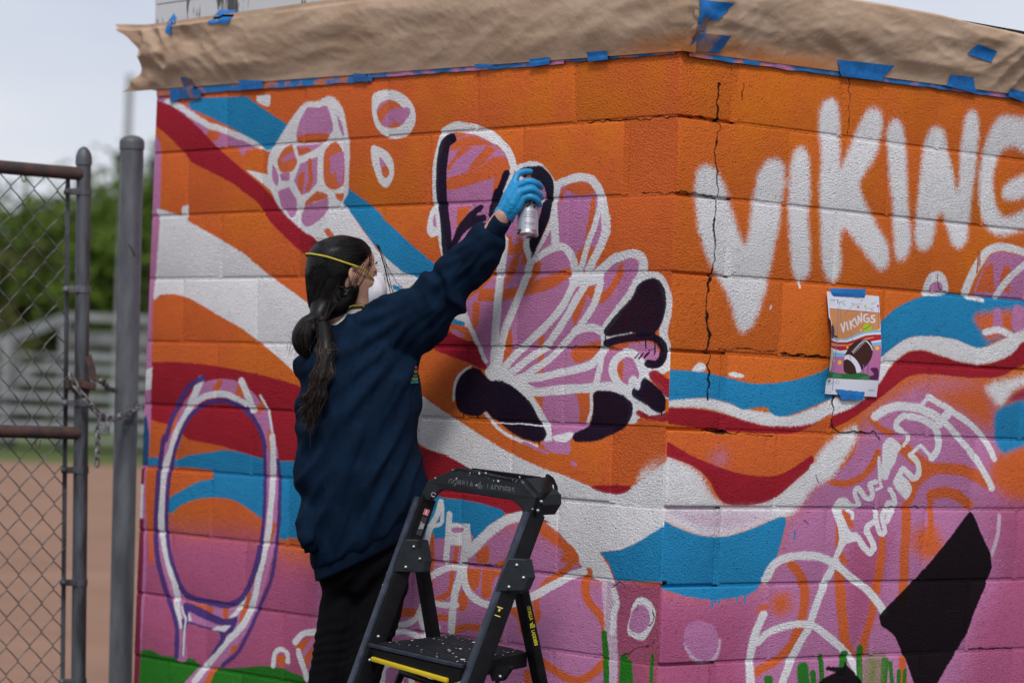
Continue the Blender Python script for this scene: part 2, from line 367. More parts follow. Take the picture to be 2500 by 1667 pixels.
L navy p 0 4 786,1823 772,1817 780,1805 807,1793 761,1793 758,1778 805,1765 854,1745 889,1707 915,1678 928,1696 904,1731 890,1758 857,1788 826,1808
L navy p 0 2 632,1910 608,1921 564,1921 538,1922 511,1907 488,1886 480,1860 484,1818 494,1775 515,1738 535,1707 559,1678 568,1691 575,1714 554,1748 531,1790 524,1819 511,1833 519,1856 536,1876 584,1890 606,1890
L lilac p 0 1 539,1868 520,1862 508,1827 525,1839
L navy p 0 2 868,1284 864,1317 840,1347 807,1363 772,1362 743,1345 720,1331 675,1332 630,1319 585,1298 545,1274 516,1242 487,1211 471,1191 484,1172 522,1167 566,1173 617,1189 668,1213 708,1230 731,1244 759,1231 799,1230 834,1237 858,1255
L navy p 0 2 292,1301 282,1311 246,1313 205,1310 164,1297 139,1281 136,1257 149,1232 170,1215 214,1196 264,1180 321,1174 358,1174 367,1184 354,1197 313,1213 293,1235 289,1270
L navy p 0 2 259,1471 241,1490 202,1525 153,1566 140,1590 111,1605 76,1611 45,1596 29,1569 27,1532 39,1494 59,1472 83,1460 127,1456 143,1467 193,1462 244,1456
L navy s 18 2 243,1438 203,1447 152,1452 93,1456 53,1449 31,1430 28,1406 40,1389 59,1383 81,1385
L navy p 0 2 143,1312 135,1323 114,1318 109,1340 97,1351 71,1340 41,1324 15,1301 10,1277 23,1259 48,1262 83,1278 118,1291 139,1301
L navy s 3 1 134,1401 120,1412
L navy s 4 1 117,1400 103,1413
L navy s 5 1 97,1402 83,1414
L navy s 3 1 66,1467 61,1409
L navy s 3 1 98,1446 96,1426
L navy s 3 1 250,1459 248,1431
L navy s 3 1 23,1260 23,1253
L navy s 3 1 501,1172 499,1161
L navy s 3 1 828,1234 826,1228
L navy s 3 1 766,1232 766,1223
L navy s 3 1 295,1179 295,1173
L navy s 3 1 561,1679 562,1672
L white s 3 2 685,1214 613,1213 547,1212 482,1212
L rosedark q 0 6 185,807 1,817 -74,821 -138,-100 117,-100
L orange p 0 3 513,946 462,941 411,916 366,896 330,875 322,857 357,835 395,815 415,814 363,844 398,851 384,875 420,893 471,913 512,933
L orange s 15 3 362,837 410,811 453,785 486,749 490,726 478,694 492,679
L orange s 19 3 284,830 294,797 285,758 255,735 225,715 206,681 202,607 222,583 259,557 306,539 355,541 405,556 451,574
L orange s 17 3 606,707 569,698 548,678 539,649
L orange p 0 3 746,826 745,848 719,867 696,875 696,826
L orange p 0 3 664,823 604,847 592,825 633,815
L orange q 0 3 790,804 726,809 731,761 749,745 770,746 783,760
L orange q 0 3 721,809 633,809 636,788 658,793 672,779 680,734 711,722 719,735
L orange s 10 2 946,887 942,832 940,745 941,707
L orange s 10 2 833,863 841,818 850,786 855,738
L orange s 13 3 860,731 881,719 919,706
L orange p 0 3 807,742 778,723 783,692 809,682 821,700
L orange s 21 3 1082,653 1037,660 982,662
L orange s 15 3 921,655 867,658
L orange s 17 3 827,627 769,641 716,640
L orange s 20 3 634,654 647,619
L orange s 20 3 709,519 706,459
L orange s 17 3 514,538 507,493
L white q 0 3 878,927 781,928 772,880 790,803 822,800 815,867 871,864
L lilac p 0 2 866,909 839,917 804,914 809,905 849,899
L white s 18 2 800,800 792,763 764,731 710,712 647,710 576,725 501,748 428,780 356,812 303,829
L white s 24 4 782,846 731,886 665,928 610,951 549,964
L white s 18 3 806,810 817,775 831,740 840,701 842,650 843,616
L white s 15 2 873,950 875,905 878,819
L white s 14 2 913,982 928,943 958,900 973,833
L white s 10 2 908,975 907,924 959,912
L white s 16 2 960,761 907,786 859,801 811,803
L white s 15 2 940,700 891,694 826,699
L white s 15 2 1091,618 1036,630 998,651 980,680
L white s 14 2 990,658 975,632 951,606 918,606 903,628
L white s 14 3 1106,593 1056,604 994,595 961,595
L white s 23 3 1152,447 1148,496 1105,514
L white s 15 2 1050,510 1065,481 1056,422
L orange s 17 2 989,509 973,431
L white s 15 2 1039,511 1015,479 1012,427
L white s 15 2 918,513 932,477 919,437
L white s 20 2 825,494 792,484 769,452
L orange q 0 3 1584,516 1481,557 1492,491 1524,446 1554,486
L lilac s 12 3 1480,549 1535,487 1524,442
L white s 16 3 1577,526 1539,554 1477,565 1423,563
L white s 16 3 1559,499 1533,464 1511,424
L orange q 0 3 1677,474 1622,489 1620,461 1651,443
L white s 13 3 1684,445 1677,486 1647,500 1614,489 1609,466
L paleli s 25 5 209,797 197,736 186,655 168,492
L white s 12 4 185,791 171,759 178,730 184,676
L white p 0 4 106,764 76,780 39,765 22,738 35,701 64,669 99,670 128,685 120,722
L lilac p 0 3 108,744 75,759 46,741 47,708 82,684 120,695
L blue q 0 2 245,885 166,895 107,916 -8,974 -65,999 -74,827 162,815 180,818 207,860
L blue s 3 1 169,821 167,801
L green s 13 2 213,673 204,612 185,408
L green s 18 2 134,614 126,414
L green s 12 2 113,604 86,419
L green s 8 2 29,630 26,466
R lilac p 0 22 -133,799 11,793 207,777 335,800 392,845 436,937 457,996 511,1026 568,1099 702,1187 793,1280 985,1364 1188,1371 1332,1294 1416,1044 2759,1002 2858,-100 -72,-100
R rose p 0 33 -134,819 11,797 207,773 324,788 386,745 330,663 389,-100 -72,-100
R rose p 0 42 1310,1044 2756,1052 2858,-100 1223,-100 1228,639 1343,817
R rose p 0 26 715,932 875,954 832,780 732,609 692,782
R orange p 0 15 1306,1164 1370,1180 1523,1221 2091,1240 2102,1040 1412,1051 1305,1088
R orange p 0 19 1006,1344 1249,1370 1298,1318 1307,1251 1226,1260 1138,1295
R orange s 16 3 609,1094 673,1083 730,1094 782,1127 809,1171
R orange p 0 3 623,1139 678,1186 724,1216 713,1169 665,1125 629,1125
R orange s 15 4 780,1264 819,1240 863,1226
R orange s 22 3 937,1026 939,960 936,887 938,741
R orange s 28 4 949,1048 975,1093 1040,1125 1118,1131 1204,1120 1293,1088
R orange s 15 3 1044,923 1040,997 1038,1049
R orange s 26 3 1043,1056 1093,1064 1151,1057 1204,1028
R orange s 70 17 1025,927 1040,912
R orange s 17 4 841,931 838,870 827,794
R orange s 29 5 915,1187 971,1155 1017,1137
R orange s 14 4 663,978 666,907 689,871
R orange s 21 4 476,866 514,836 535,793 532,734 513,687 488,646 447,613 358,578
R orange s 24 4 670,838 679,782 689,717 702,653 723,613
R orange s 20 5 840,884 820,780 807,715 781,651 770,616
R orange s 46 14 445,761 446,756
R orange s 17 6 379,753 368,741
R orange s 15 5 677,1006 713,971
R orange s 18 4 940,594 960,470
R red p 0 4 -69,1278 -2,1276 141,1272 276,1250 360,1236 542,1248 622,1272 727,1313 808,1372 851,1409 915,1451 980,1462 1048,1451 1151,1437 1254,1432 1365,1464 1428,1508 1753,1601 1756,1531 1432,1439 1326,1401 1222,1393 1119,1394 1024,1397 931,1387 848,1343 767,1297 673,1251 580,1228 482,1216 361,1215 184,1219 -0,1233 -67,1234
R white p 0 5 -70,1294 139,1303 227,1291 274,1279 394,1270 449,1263 540,1287 620,1315 694,1338 804,1433 849,1461 912,1492 978,1504 1113,1501 1224,1481 1286,1492 1376,1528 1426,1553 1750,1648 1753,1587 1428,1508 1365,1464 1254,1435 1151,1437 1048,1454 980,1464 915,1453 851,1411 808,1364 728,1307 622,1270 542,1246 451,1236 360,1238 276,1250 140,1276 -69,1276
R blue p 0 4 -74,1369 15,1373 135,1370 223,1357 307,1347 402,1352 487,1366 584,1393 688,1463 799,1531 862,1573 959,1610 1065,1629 1175,1627 1422,1631 1751,1639 1751,1629 1426,1544 1376,1528 1286,1497 1224,1479 1113,1500 978,1503 912,1491 849,1459 805,1431 694,1343 619,1317 540,1291 449,1265 395,1264 357,1286 275,1277 227,1291 139,1303 -70,1295
R orange p 0 8 1199,1565 1246,1581 1423,1599 1752,1606 1753,1592 1426,1549 1355,1523 1265,1501 1235,1531
R lilac s 23 4 1302,1584 1308,1534
R lilac s 32 5 1394,1593 1396,1552
R white s 16 5 1250,1523 1305,1534 1362,1523
R white p 0 3 84,1373 111,1396 138,1385 124,1373
R white p 0 3 214,1367 234,1376 279,1365 247,1360
R lilac p 0 4 1195,1633 1226,1698 1279,1755 1378,1757 1595,1752 1601,1640 1216,1627
R orange q 0 4 1202,1638 1239,1712 1274,1727 1289,1642
R orange q 0 4 1308,1680 1327,1722 1355,1719 1352,1641 1320,1653
R orange q 0 4 1452,1711 1480,1726 1499,1635 1456,1633
R white s 20 4 1157,1635 1179,1677 1215,1724 1251,1758 1306,1775 1370,1770 1449,1757 1524,1720
R white s 16 3 1293,1631 1333,1672 1381,1707 1464,1748
R white p 0 4 972,1621 993,1671 1035,1689 1070,1675 1085,1636 1059,1622 999,1617
R lilac p 0 4 1000,1629 1012,1652 1047,1658 1060,1634
R white s 11 4 1168,1622 1231,1616
R maroonred p 0 8 1356,1335 1396,1359 1513,1405 1517,1340 1398,1327
R white p 0 8 1260,1368 1297,1334 1330,1314 1356,1335 1390,1363 1513,1405 1513,1417 1335,1388
R blue p 0 6 1308,1289 1339,1314 1397,1330 1438,1335 1825,1369 1829,1294 1445,1200 1370,1180 1337,1185 1312,1224
R white p 0 7 -63,1153 2,1146 44,1138 97,1118 132,1094 157,1062 187,1037 223,1025 311,1025 371,1034 418,1051 477,1090 548,1133 577,1172 638,1211 718,1243 723,1209 690,1169 631,1104 551,1069 511,1026 463,996 385,980 315,959 227,940 140,942 53,963 5,979 -55,995
R orange p 0 5 -77,1207 12,1211 184,1208 362,1208 482,1219 561,1248 622,1271 577,1180 541,1158 487,1132 427,1108 367,1101 283,1106 189,1124 107,1147 49,1167 -1,1190 -66,1205
R lilac p 0 17 158,1152 216,1157 206,1128 171,1136
R red p 0 2 -66,1209 -1,1188 49,1167 107,1147 189,1124 283,1106 367,1101 427,1108 487,1132 541,1158 554,1154 549,1133 477,1085 418,1049 371,1033 311,1024 252,1023 217,1029 187,1049 162,1082 126,1110 73,1130 2,1148 -63,1161
R white s 19 5 555,1124 587,1108 617,1117
R paleli p 0 12 0,1012 137,1008 372,1009 409,996 314,971 197,955 81,979 7,995
R blue p 0 3 -55,995 2,981 53,963 140,943 227,941 315,959 385,980 433,993 453,988 448,954 429,904 404,849 370,816 335,792 265,779 178,775 91,786 11,803 -46,818
R blue s 4 1 182,778 183,756
R blue s 4 1 210,777 209,767
R blue s 4 1 306,788 307,763
R blue s 4 1 276,784 277,770
R blue s 4 1 192,777 192,769
R blue s 4 1 488,954 488,933
R paleli s 9 5 92,661 116,627 163,612 203,625 215,666
R lilac p 0 4 86,669 95,710 140,721 193,707 213,670 205,633 174,617 128,627
R white s 19 4 381,824 412,864 463,883 530,888 599,882 643,866
R white s 17 3 649,868 623,826 592,771 572,728 553,686 512,637 479,583 457,533
R white s 17 3 360,658 401,682 461,697 521,702 571,699 622,674 687,634 733,596 767,552
R white s 18 4 380,732 353,687 338,641 335,600 348,495
R white s 18 3 653,866 708,833 774,798 820,767 861,729
R white s 21 4 796,1272 843,1293 898,1301 969,1298 1026,1286 1066,1268
R white s 15 3 1017,1332 1069,1312 1115,1295 1185,1265 1245,1231 1287,1194 1313,1162
R white s 10 3 991,1310 1012,1325 1023,1333
R white s 21 3 1109,1295 1088,1276 1064,1256
R white s 16 3 1083,1264 1141,1227 1201,1185 1246,1144 1286,1103 1306,1077
R white s 15 2 902,1234 884,1243 888,1261 918,1276
R white s 17 2 937,1274 987,1269 1027,1258 1052,1239 1066,1212 1062,1182 1039,1160
R white s 9 2 1039,1160 1003,1185 987,1193 959,1175
R white s 9 2 897,1236 938,1217 917,1193
R white p 0 2 830,1196 843,1208 869,1214 910,1189 896,1176 884,1143 866,1124 855,1098 826,1106 830,1156
R white s 7 2 816,1156 823,1091 831,1077 812,1069
R white s 14 2 949,1167 979,1144 985,1115 963,1102 934,1121 918,1129 900,1106 889,1092
R white p 0 2 891,1106 919,1110 947,1092 960,1070 949,1052 936,1041 910,1059 888,1077
R white s 12 2 866,1070 878,1059 890,1030 863,1033 853,1015
R white s 12 2 810,1011 814,979 832,946 851,950 844,975 837,1000 864,1008 860,982
R white s 12 2 885,1022 872,1000 860,982
R white s 14 2 806,980 781,970 775,953 798,924 806,903 792,892 761,914 744,935
R white p 0 3 649,1039 680,1047 691,1032 708,1011 671,1011 689,982 711,953 738,950 755,928 723,925 692,917 667,885 644,880 665,925 658,968 635,1011
R white s 12 2 680,1039 708,1022 739,1029 719,1058 737,1072 765,1047 789,1044 794,1062 782,1083 806,1091
R white s 9 2 695,1011 714,1004 715,991
R white s 12 4 590,879 621,875 658,875
R paleli s 10 4 1343,998 1337,941 1315,885
R white p 0 7 77,1897 96,1909 131,1907 164,1878 190,1838 206,1798 226,1758 257,1713 269,1732 273,1765 282,1824 296,1892 318,1928 356,1950 393,1938 402,1905 394,1850 388,1790 376,1739 359,1662 344,1598 331,1564 310,1517 287,1491 255,1483 233,1513 213,1558 181,1602 151,1637 119,1681 91,1736 74,1809 67,1858
R white p 0 7 421,1928 431,1967 454,1988 479,1984 493,1951 501,1862 498,1798 509,1714 511,1659 491,1634 463,1635 444,1659 431,1730 419,1835 419,1898
R white p 0 7 529,2090 546,2122 571,2131 599,2119 608,2072 612,1999 617,1944 647,1998 682,2057 711,2103 742,2122 775,2114 783,2080 773,2027 750,1981 720,1944 696,1907 717,1866 752,1825 786,1788 820,1751 830,1717 823,1690 798,1679 771,1691 705,1739 658,1775 636,1782 629,1738 635,1679 621,1643 597,1635 571,1653 555,1717 547,1802 537,1886 541,1972 529,2035
R white p 0 7 804,2056 815,2087 841,2103 864,2087 880,2045 888,1957 899,1870 912,1805 915,1748 894,1716 875,1707 854,1722 845,1779 834,1866 816,1952
R white p 0 7 938,1759 934,1829 941,1896 947,1962 957,2025 975,2071 1004,2094 1041,2086 1057,2047 1076,1995 1096,1943 1108,1915 1113,1953 1116,2021 1126,2089 1137,2139 1160,2156 1185,2146 1195,2095 1188,2027 1178,1959 1168,1890 1164,1836 1156,1786 1127,1759 1095,1769 1073,1807 1050,1848 1037,1854 1021,1826 1011,1772 979,1747
R white p 0 7 1480,2121 1428,2158 1378,2155 1321,2157 1273,2139 1240,2099 1215,2038 1201,1970 1205,1902 1221,1854 1255,1820 1304,1807 1360,1818 1445,1842 1494,1878 1494,2007 1402,1990 1338,1967 1308,1942 1309,1919 1334,1912 1390,1921 1418,1932 1420,1900 1386,1879 1337,1864 1301,1868 1275,1903 1262,1952 1266,1997 1292,2045 1333,2067 1383,2062 1470,2051
R white s 4 1 473,1636 474,1611
R white s 4 1 366,1555 363,1547
R dorange s 4 1 1211,1755 1206,1692
R dorange s 3 1 1218,1751 1216,1710
R green s 15 2 763,632 772,435
R green s 11 2 606,615 619,544
R green s 19 3 700,616 693,567
R green s 27 5 537,585 557,487
R green s 13 2 578,571 586,528
R green s 17 2 870,594 867,430
R green s 10 2 891,586 920,472
R green s 10 2 930,563 935,471
R green s 9 2 955,565 953,470
R green s 21 5 407,556 395,451
R olive s 39 17 823,589 812,433
R green p 0 13 345,370 1976,310 2029,-100 329,-100
R black q 0 2 1211,1012 1230,998 1267,944 1310,890 1319,849 1289,791 1244,715 1219,661 1161,596 1097,523 1034,458 960,589 910,660 883,676 850,692 841,719 867,740 949,795 1033,856 1123,931
R black q 0 3 580,528 628,556 671,568 630,577 633,585 702,582 701,595 741,570 795,520 801,390 586,400
R black s 12 4 -24,825 10,821
"""
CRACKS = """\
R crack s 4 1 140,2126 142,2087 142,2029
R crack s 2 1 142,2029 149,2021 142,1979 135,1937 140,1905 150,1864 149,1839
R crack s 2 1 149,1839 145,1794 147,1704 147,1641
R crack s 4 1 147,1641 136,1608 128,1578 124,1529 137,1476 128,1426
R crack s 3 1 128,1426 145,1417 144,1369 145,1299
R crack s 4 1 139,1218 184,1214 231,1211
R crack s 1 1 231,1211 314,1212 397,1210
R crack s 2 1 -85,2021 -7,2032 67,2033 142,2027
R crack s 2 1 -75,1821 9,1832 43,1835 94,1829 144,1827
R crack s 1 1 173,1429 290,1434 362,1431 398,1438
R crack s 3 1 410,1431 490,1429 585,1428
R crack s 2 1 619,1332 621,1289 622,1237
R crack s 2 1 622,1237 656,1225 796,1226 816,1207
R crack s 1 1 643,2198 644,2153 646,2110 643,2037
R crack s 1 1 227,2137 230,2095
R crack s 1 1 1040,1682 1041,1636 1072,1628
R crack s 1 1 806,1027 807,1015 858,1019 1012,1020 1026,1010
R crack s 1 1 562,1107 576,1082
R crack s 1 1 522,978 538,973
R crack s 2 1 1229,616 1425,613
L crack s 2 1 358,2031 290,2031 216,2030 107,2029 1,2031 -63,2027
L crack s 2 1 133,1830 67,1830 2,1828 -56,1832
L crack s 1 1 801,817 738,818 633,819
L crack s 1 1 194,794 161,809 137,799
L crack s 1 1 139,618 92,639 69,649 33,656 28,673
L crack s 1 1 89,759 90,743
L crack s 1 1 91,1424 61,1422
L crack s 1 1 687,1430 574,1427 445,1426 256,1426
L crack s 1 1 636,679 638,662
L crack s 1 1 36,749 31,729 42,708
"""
# ------------------------------------------------------------------ the painted wall: paint laid down shape by shape
PAL = {'orange': (.70, .140, .034), 'dorange': (.45, .10, .02), 'white': (.84, .83, .84), 'lilac': (.56, .215, .42), 'rose': (.48, .115, .235), 'rosedark': (.42, .10, .18),
       'red': (.37, .014, .032), 'maroonred': (.36, .03, .07), 'blue': (.003, .26, .52), 'deepblue': (.01, .09, .22), 'navy': (.008, .006, .022), 'purple': (.085, .045, .21),
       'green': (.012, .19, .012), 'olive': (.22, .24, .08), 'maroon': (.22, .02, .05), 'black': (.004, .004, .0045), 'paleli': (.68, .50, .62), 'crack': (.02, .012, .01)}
PX = 0.0015                                     # metres per paint pixel
WALL_W = {'L': 2.46, 'R': 2.46}; WALL_H = 2.26; FX = 0.68

def smooth_noise(h, w, cell, seed):
    r = np.random.default_rng(seed); gh, gw = int(h / cell) + 3, int(w / cell) + 3
    g = r.random((gh, gw)).astype(np.float32)
    y = np.arange(h) / cell; x = np.arange(w) / cell; yi = y.astype(int); xi = x.astype(int)
    fy = (y - yi)[:, None].astype(np.float32); fx = (x - xi)[None, :].astype(np.float32); fy = fy * fy * (3 - 2 * fy); fx = fx * fx * (3 - 2 * fx)
    a = g[yi][:, xi]; b = g[yi][:, xi + 1]; c = g[yi + 1][:, xi]; d = g[yi + 1][:, xi + 1]
    return (a * (1 - fx) + b * fx) * (1 - fy) + (c * (1 - fx) + d * fx) * fy

def spline(pts, closed, step=6.0):
    pts = np.array(pts, float); n = len(pts)
    if n < 3: return pts
    out = []
    rngk = range(n if closed else n - 1)
    for i in rngk:
        p1, p2 = pts[i], pts[(i + 1) % n]
        p0 = pts[(i - 1) % n] if (closed or i > 0) else p1 * 2 - p2
        p3 = pts[(i + 2) % n] if (closed or i + 2 < n) else p2 * 2 - p1
        d = np.linalg.norm(p2 - p1); k = max(1, min(12, int(d / step)))
        # centripetal-like damping
        m1 = (p2 - p0) * .5; m2 = (p3 - p1) * .5
        for m in (m1, m2):
            l = np.linalg.norm(m)
            if l > d: m *= d / l
        for j in range(k):
            t = j / k; t2, t3 = t * t, t * t * t
            out.append((2 * t3 - 3 * t2 + 1) * p1 + (t3 - 2 * t2 + t) * m1 + (-2 * t3 + 3 * t2) * p2 + (t3 - t2) * m2)
    if not closed: out.append(pts[-1])
    return np.array(out)

def box_blur(m, r):
    if r < 1: return m
    for ax in (0, 1):
        for _ in range(2):
            c = np.cumsum(np.pad(m, [(r + 1, r) if a == ax else (0, 0) for a in (0, 1)], mode='edge'), axis=ax)
            m = (np.take(c, range(2 * r + 1, c.shape[ax]), axis=ax) - np.take(c, range(0, c.shape[ax] - 2 * r - 1), axis=ax)) / (2 * r + 1)
    return m

def paint_wall(which):
    W, H = int(WALL_W[which] / PX), int(WALL_H / PX)
    img = np.zeros((H, W, 3), np.float32); img[:] = PAL['orange']
    relief = np.full((H, W), .5, np.float32)
    spk = rng.random((H, W)).astype(np.float32); spk = box_blur(spk, 1); spk = (spk - .5) * 2.6 + .5
    wx = (smooth_noise(H, W, 26, 5) - .5) * 5 + (smooth_noise(H, W, 6, 6) - .5) * 1.2; wy = (smooth_noise(H, W, 26, 8) - .5) * 5 + (smooth_noise(H, W, 6, 9) - .5) * 1.2
    yy, xx = np.mgrid[0:H, 0:W]
    # soft patches of the other orange coat
    big = smooth_noise(H, W, 210, 3) * .6 + smooth_noise(H, W, 60, 4) * .4
    k = np.clip((big - .5) * 3, 0, 1)[..., None]; img[:] = img * (1 - k) + np.array((.72, .175, .022), np.float32) * k
    if which == 'R': img[:] = img * .6 + np.array((.70, .175, .015), np.float32) * .4
    jx = (smooth_noise(H, W, 11, 41) - .5) * 8 + (smooth_noise(H, W, 4, 42) - .5) * 2; jy = (smooth_noise(H, W, 11, 43) - .5) * 6 + (smooth_noise(H, W, 4, 44) - .5) * 2; jw = smooth_noise(H, W, 14, 45)
    def put(line, tgt_relief=None):
        w, col, kind, wd, fe, *pt = line.split()
        if w != which: return
        pts = [tuple(float(c) for c in p.split(',')) for p in pt]
        sc = 1 / (PX * 1000); wd = float(wd) * sc * 1.16; fe = float(fe) * sc; fe = max(1.2, fe * (1.15 if fe < 3.4 else 1.9))
        pts = [(x * sc, y * sc) for x, y in pts]
        if kind != 'q': pts = spline(pts, kind == 'p')
        pts = np.array(pts, float)
        mg = int(wd + fe * 2 + 12)
        x0, x1 = int(max(0, pts[:, 0].min() - mg)), int(min(W, pts[:, 0].max() + mg)); y0, y1 = int(max(0, pts[:, 1].min() - mg)), int(min(H, pts[:, 1].max() + mg))
        if x1 <= x0 + 1 or y1 <= y0 + 1: return
        sub = (slice(y0, y1), slice(x0, x1)); h, wdt = y1 - y0, x1 - x0
        if kind == 's':
            D = np.full((h, wdt), 1e6, np.float32)
            for a, b in zip(pts[:-1], pts[1:]):
                m2 = mg + 4
                sx0, sx1 = int(max(x0, min(a[0], b[0]) - m2 / FX)), int(min(x1, max(a[0], b[0]) + m2 / FX)); sy0, sy1 = int(max(y0, min(a[1], b[1]) - m2)), int(min(y1, max(a[1], b[1]) + m2))
                if sx1 <= sx0 or sy1 <= sy0: continue
                WX, WY = (jx, jy) if tgt_relief is not None else (wx * .5, wy * .5)
                X = (xx[sy0:sy1, sx0:sx1] + WX[sy0:sy1, sx0:sx1]) * FX; Y = yy[sy0:sy1, sx0:sx1] + WY[sy0:sy1, sx0:sx1]
                ax_, ay_ = a[0] * FX, a[1]; dx, dy = b[0] * FX - ax_, b[1] - ay_; L2 = dx * dx + dy * dy + 1e-9
                t = np.clip(((X - ax_) * dx + (Y - ay_) * dy) / L2, 0, 1)
                d = np.hypot(X - ax_ - t * dx, Y - ay_ - t * dy)
                v = D[sy0 - y0:sy1 - y0, sx0 - x0:sx1 - x0]; np.minimum(v, d, out=v)
            if tgt_relief is not None: D = D - (jw[sub] - .45) * wd * .6
            m = np.clip(.5 + (wd / 2 - D) / (fe * 1.3), 0, 1)
        else:
            m = np.zeros((h, wdt), np.float32); q = pts; q2 = np.roll(pts, -1, axis=0)
            for j in range(h):
                y = y0 + j + .5; hit = (q[:, 1] <= y) != (q2[:, 1] <= y)
                if not hit.any(): continue
                xs = np.sort(q[hit, 0] + (y - q[hit, 1]) / (q2[hit, 1] - q[hit, 1]) * (q2[hit, 0] - q[hit, 0])) - x0
                for a, b in zip(xs[::2], xs[1::2]):
                    ia, ib = int(max(0, math.ceil(a - .5))), int(min(wdt, math.ceil(b - .5)))
                    if ib > ia: m[j, ia:ib] = 1
            # wobble the edge a little, then feather it
            Xi = np.clip(np.arange(wdt)[None, :] + (wx[sub] * .5).astype(int), 0, wdt - 1); Yi = np.clip(np.arange(h)[:, None] + (wy[sub] * .5).astype(int), 0, h - 1)
            m = box_blur(m[Yi, Xi], max(1, int(fe * .62)))
        m = np.clip(m + (spk[sub] - .5) * (3.0 if fe < 6 else 3.6) * m * (1 - m), 0, 1)
        if fe < 6: m = m * m * (3 - 2 * m)
        if tgt_relief is not None:
            relief[sub] = relief[sub] * (1 - m) + tgt_relief * m
            c = np.array(PAL[col], np.float32); mm = m[..., None]
        else:
            c = np.array(PAL[col], np.float32) * (1 + (big[sub][..., None] - .5) * .16); mm = m[..., None] * ((.90 + .10 * spk[sub][..., None].clip(0, 1) if (col == 'white' and kind == 's') else .97) if col not in ('navy', 'black') else (.955 + .045 * big[sub][..., None] if col == 'navy' else .985))
        img[sub] = img[sub] * (1 - mm) + c * mm
    for ln in MURAL.splitlines(): put(ln)
    # grime and missed pores
    g = smooth_noise(H, W, 130, 21) * .5 + smooth_noise(H, W, 33, 22) * .3 + smooth_noise(H, W, 9, 23) * .2
    img *= (1 - .07 * np.clip((g - .45) * 3, 0, 1))[..., None]
    pores = (smooth_noise(H, W, 2.2, 31) > .93) & (smooth_noise(H, W, 40, 32) > .35)
    pm = box_blur(pores.astype(np.float32), 1)[..., None] * .55; img[:] = img * (1 - pm) + np.array((.05, .03, .025), np.float32) * pm
    for ln in CRACKS.splitlines(): put(ln, 0.0)  # shade inside the cracks painted into the colour, plus sunken relief
    srgb = np.where(img <= .0031308, img * 12.92, 1.055 * np.clip(img, 1e-6, 1) ** (1 / 2.4) - .055)
    buf = np.ones((H, W, 4), np.float32); buf[..., :3] = np.clip(srgb, 0, 1)
    im = bpy.data.images.new('paint_' + ('left' if which == 'L' else 'right'), W, H); im.pixels.foreach_set(buf.ravel()); im.update(); im.pack()
    b2 = np.ones((H, W, 4), np.float32); b2[..., :3] = relief[..., None]
    ir = bpy.data.images.new('relief_' + ('left' if which == 'L' else 'right'), W, H); ir.colorspace_settings.name = 'Non-Color'; ir.pixels.foreach_set(b2.ravel()); ir.update(); ir.pack()
    return im, ir

imL, rlL = paint_wall('L'); imR, rlR = paint_wall('R')

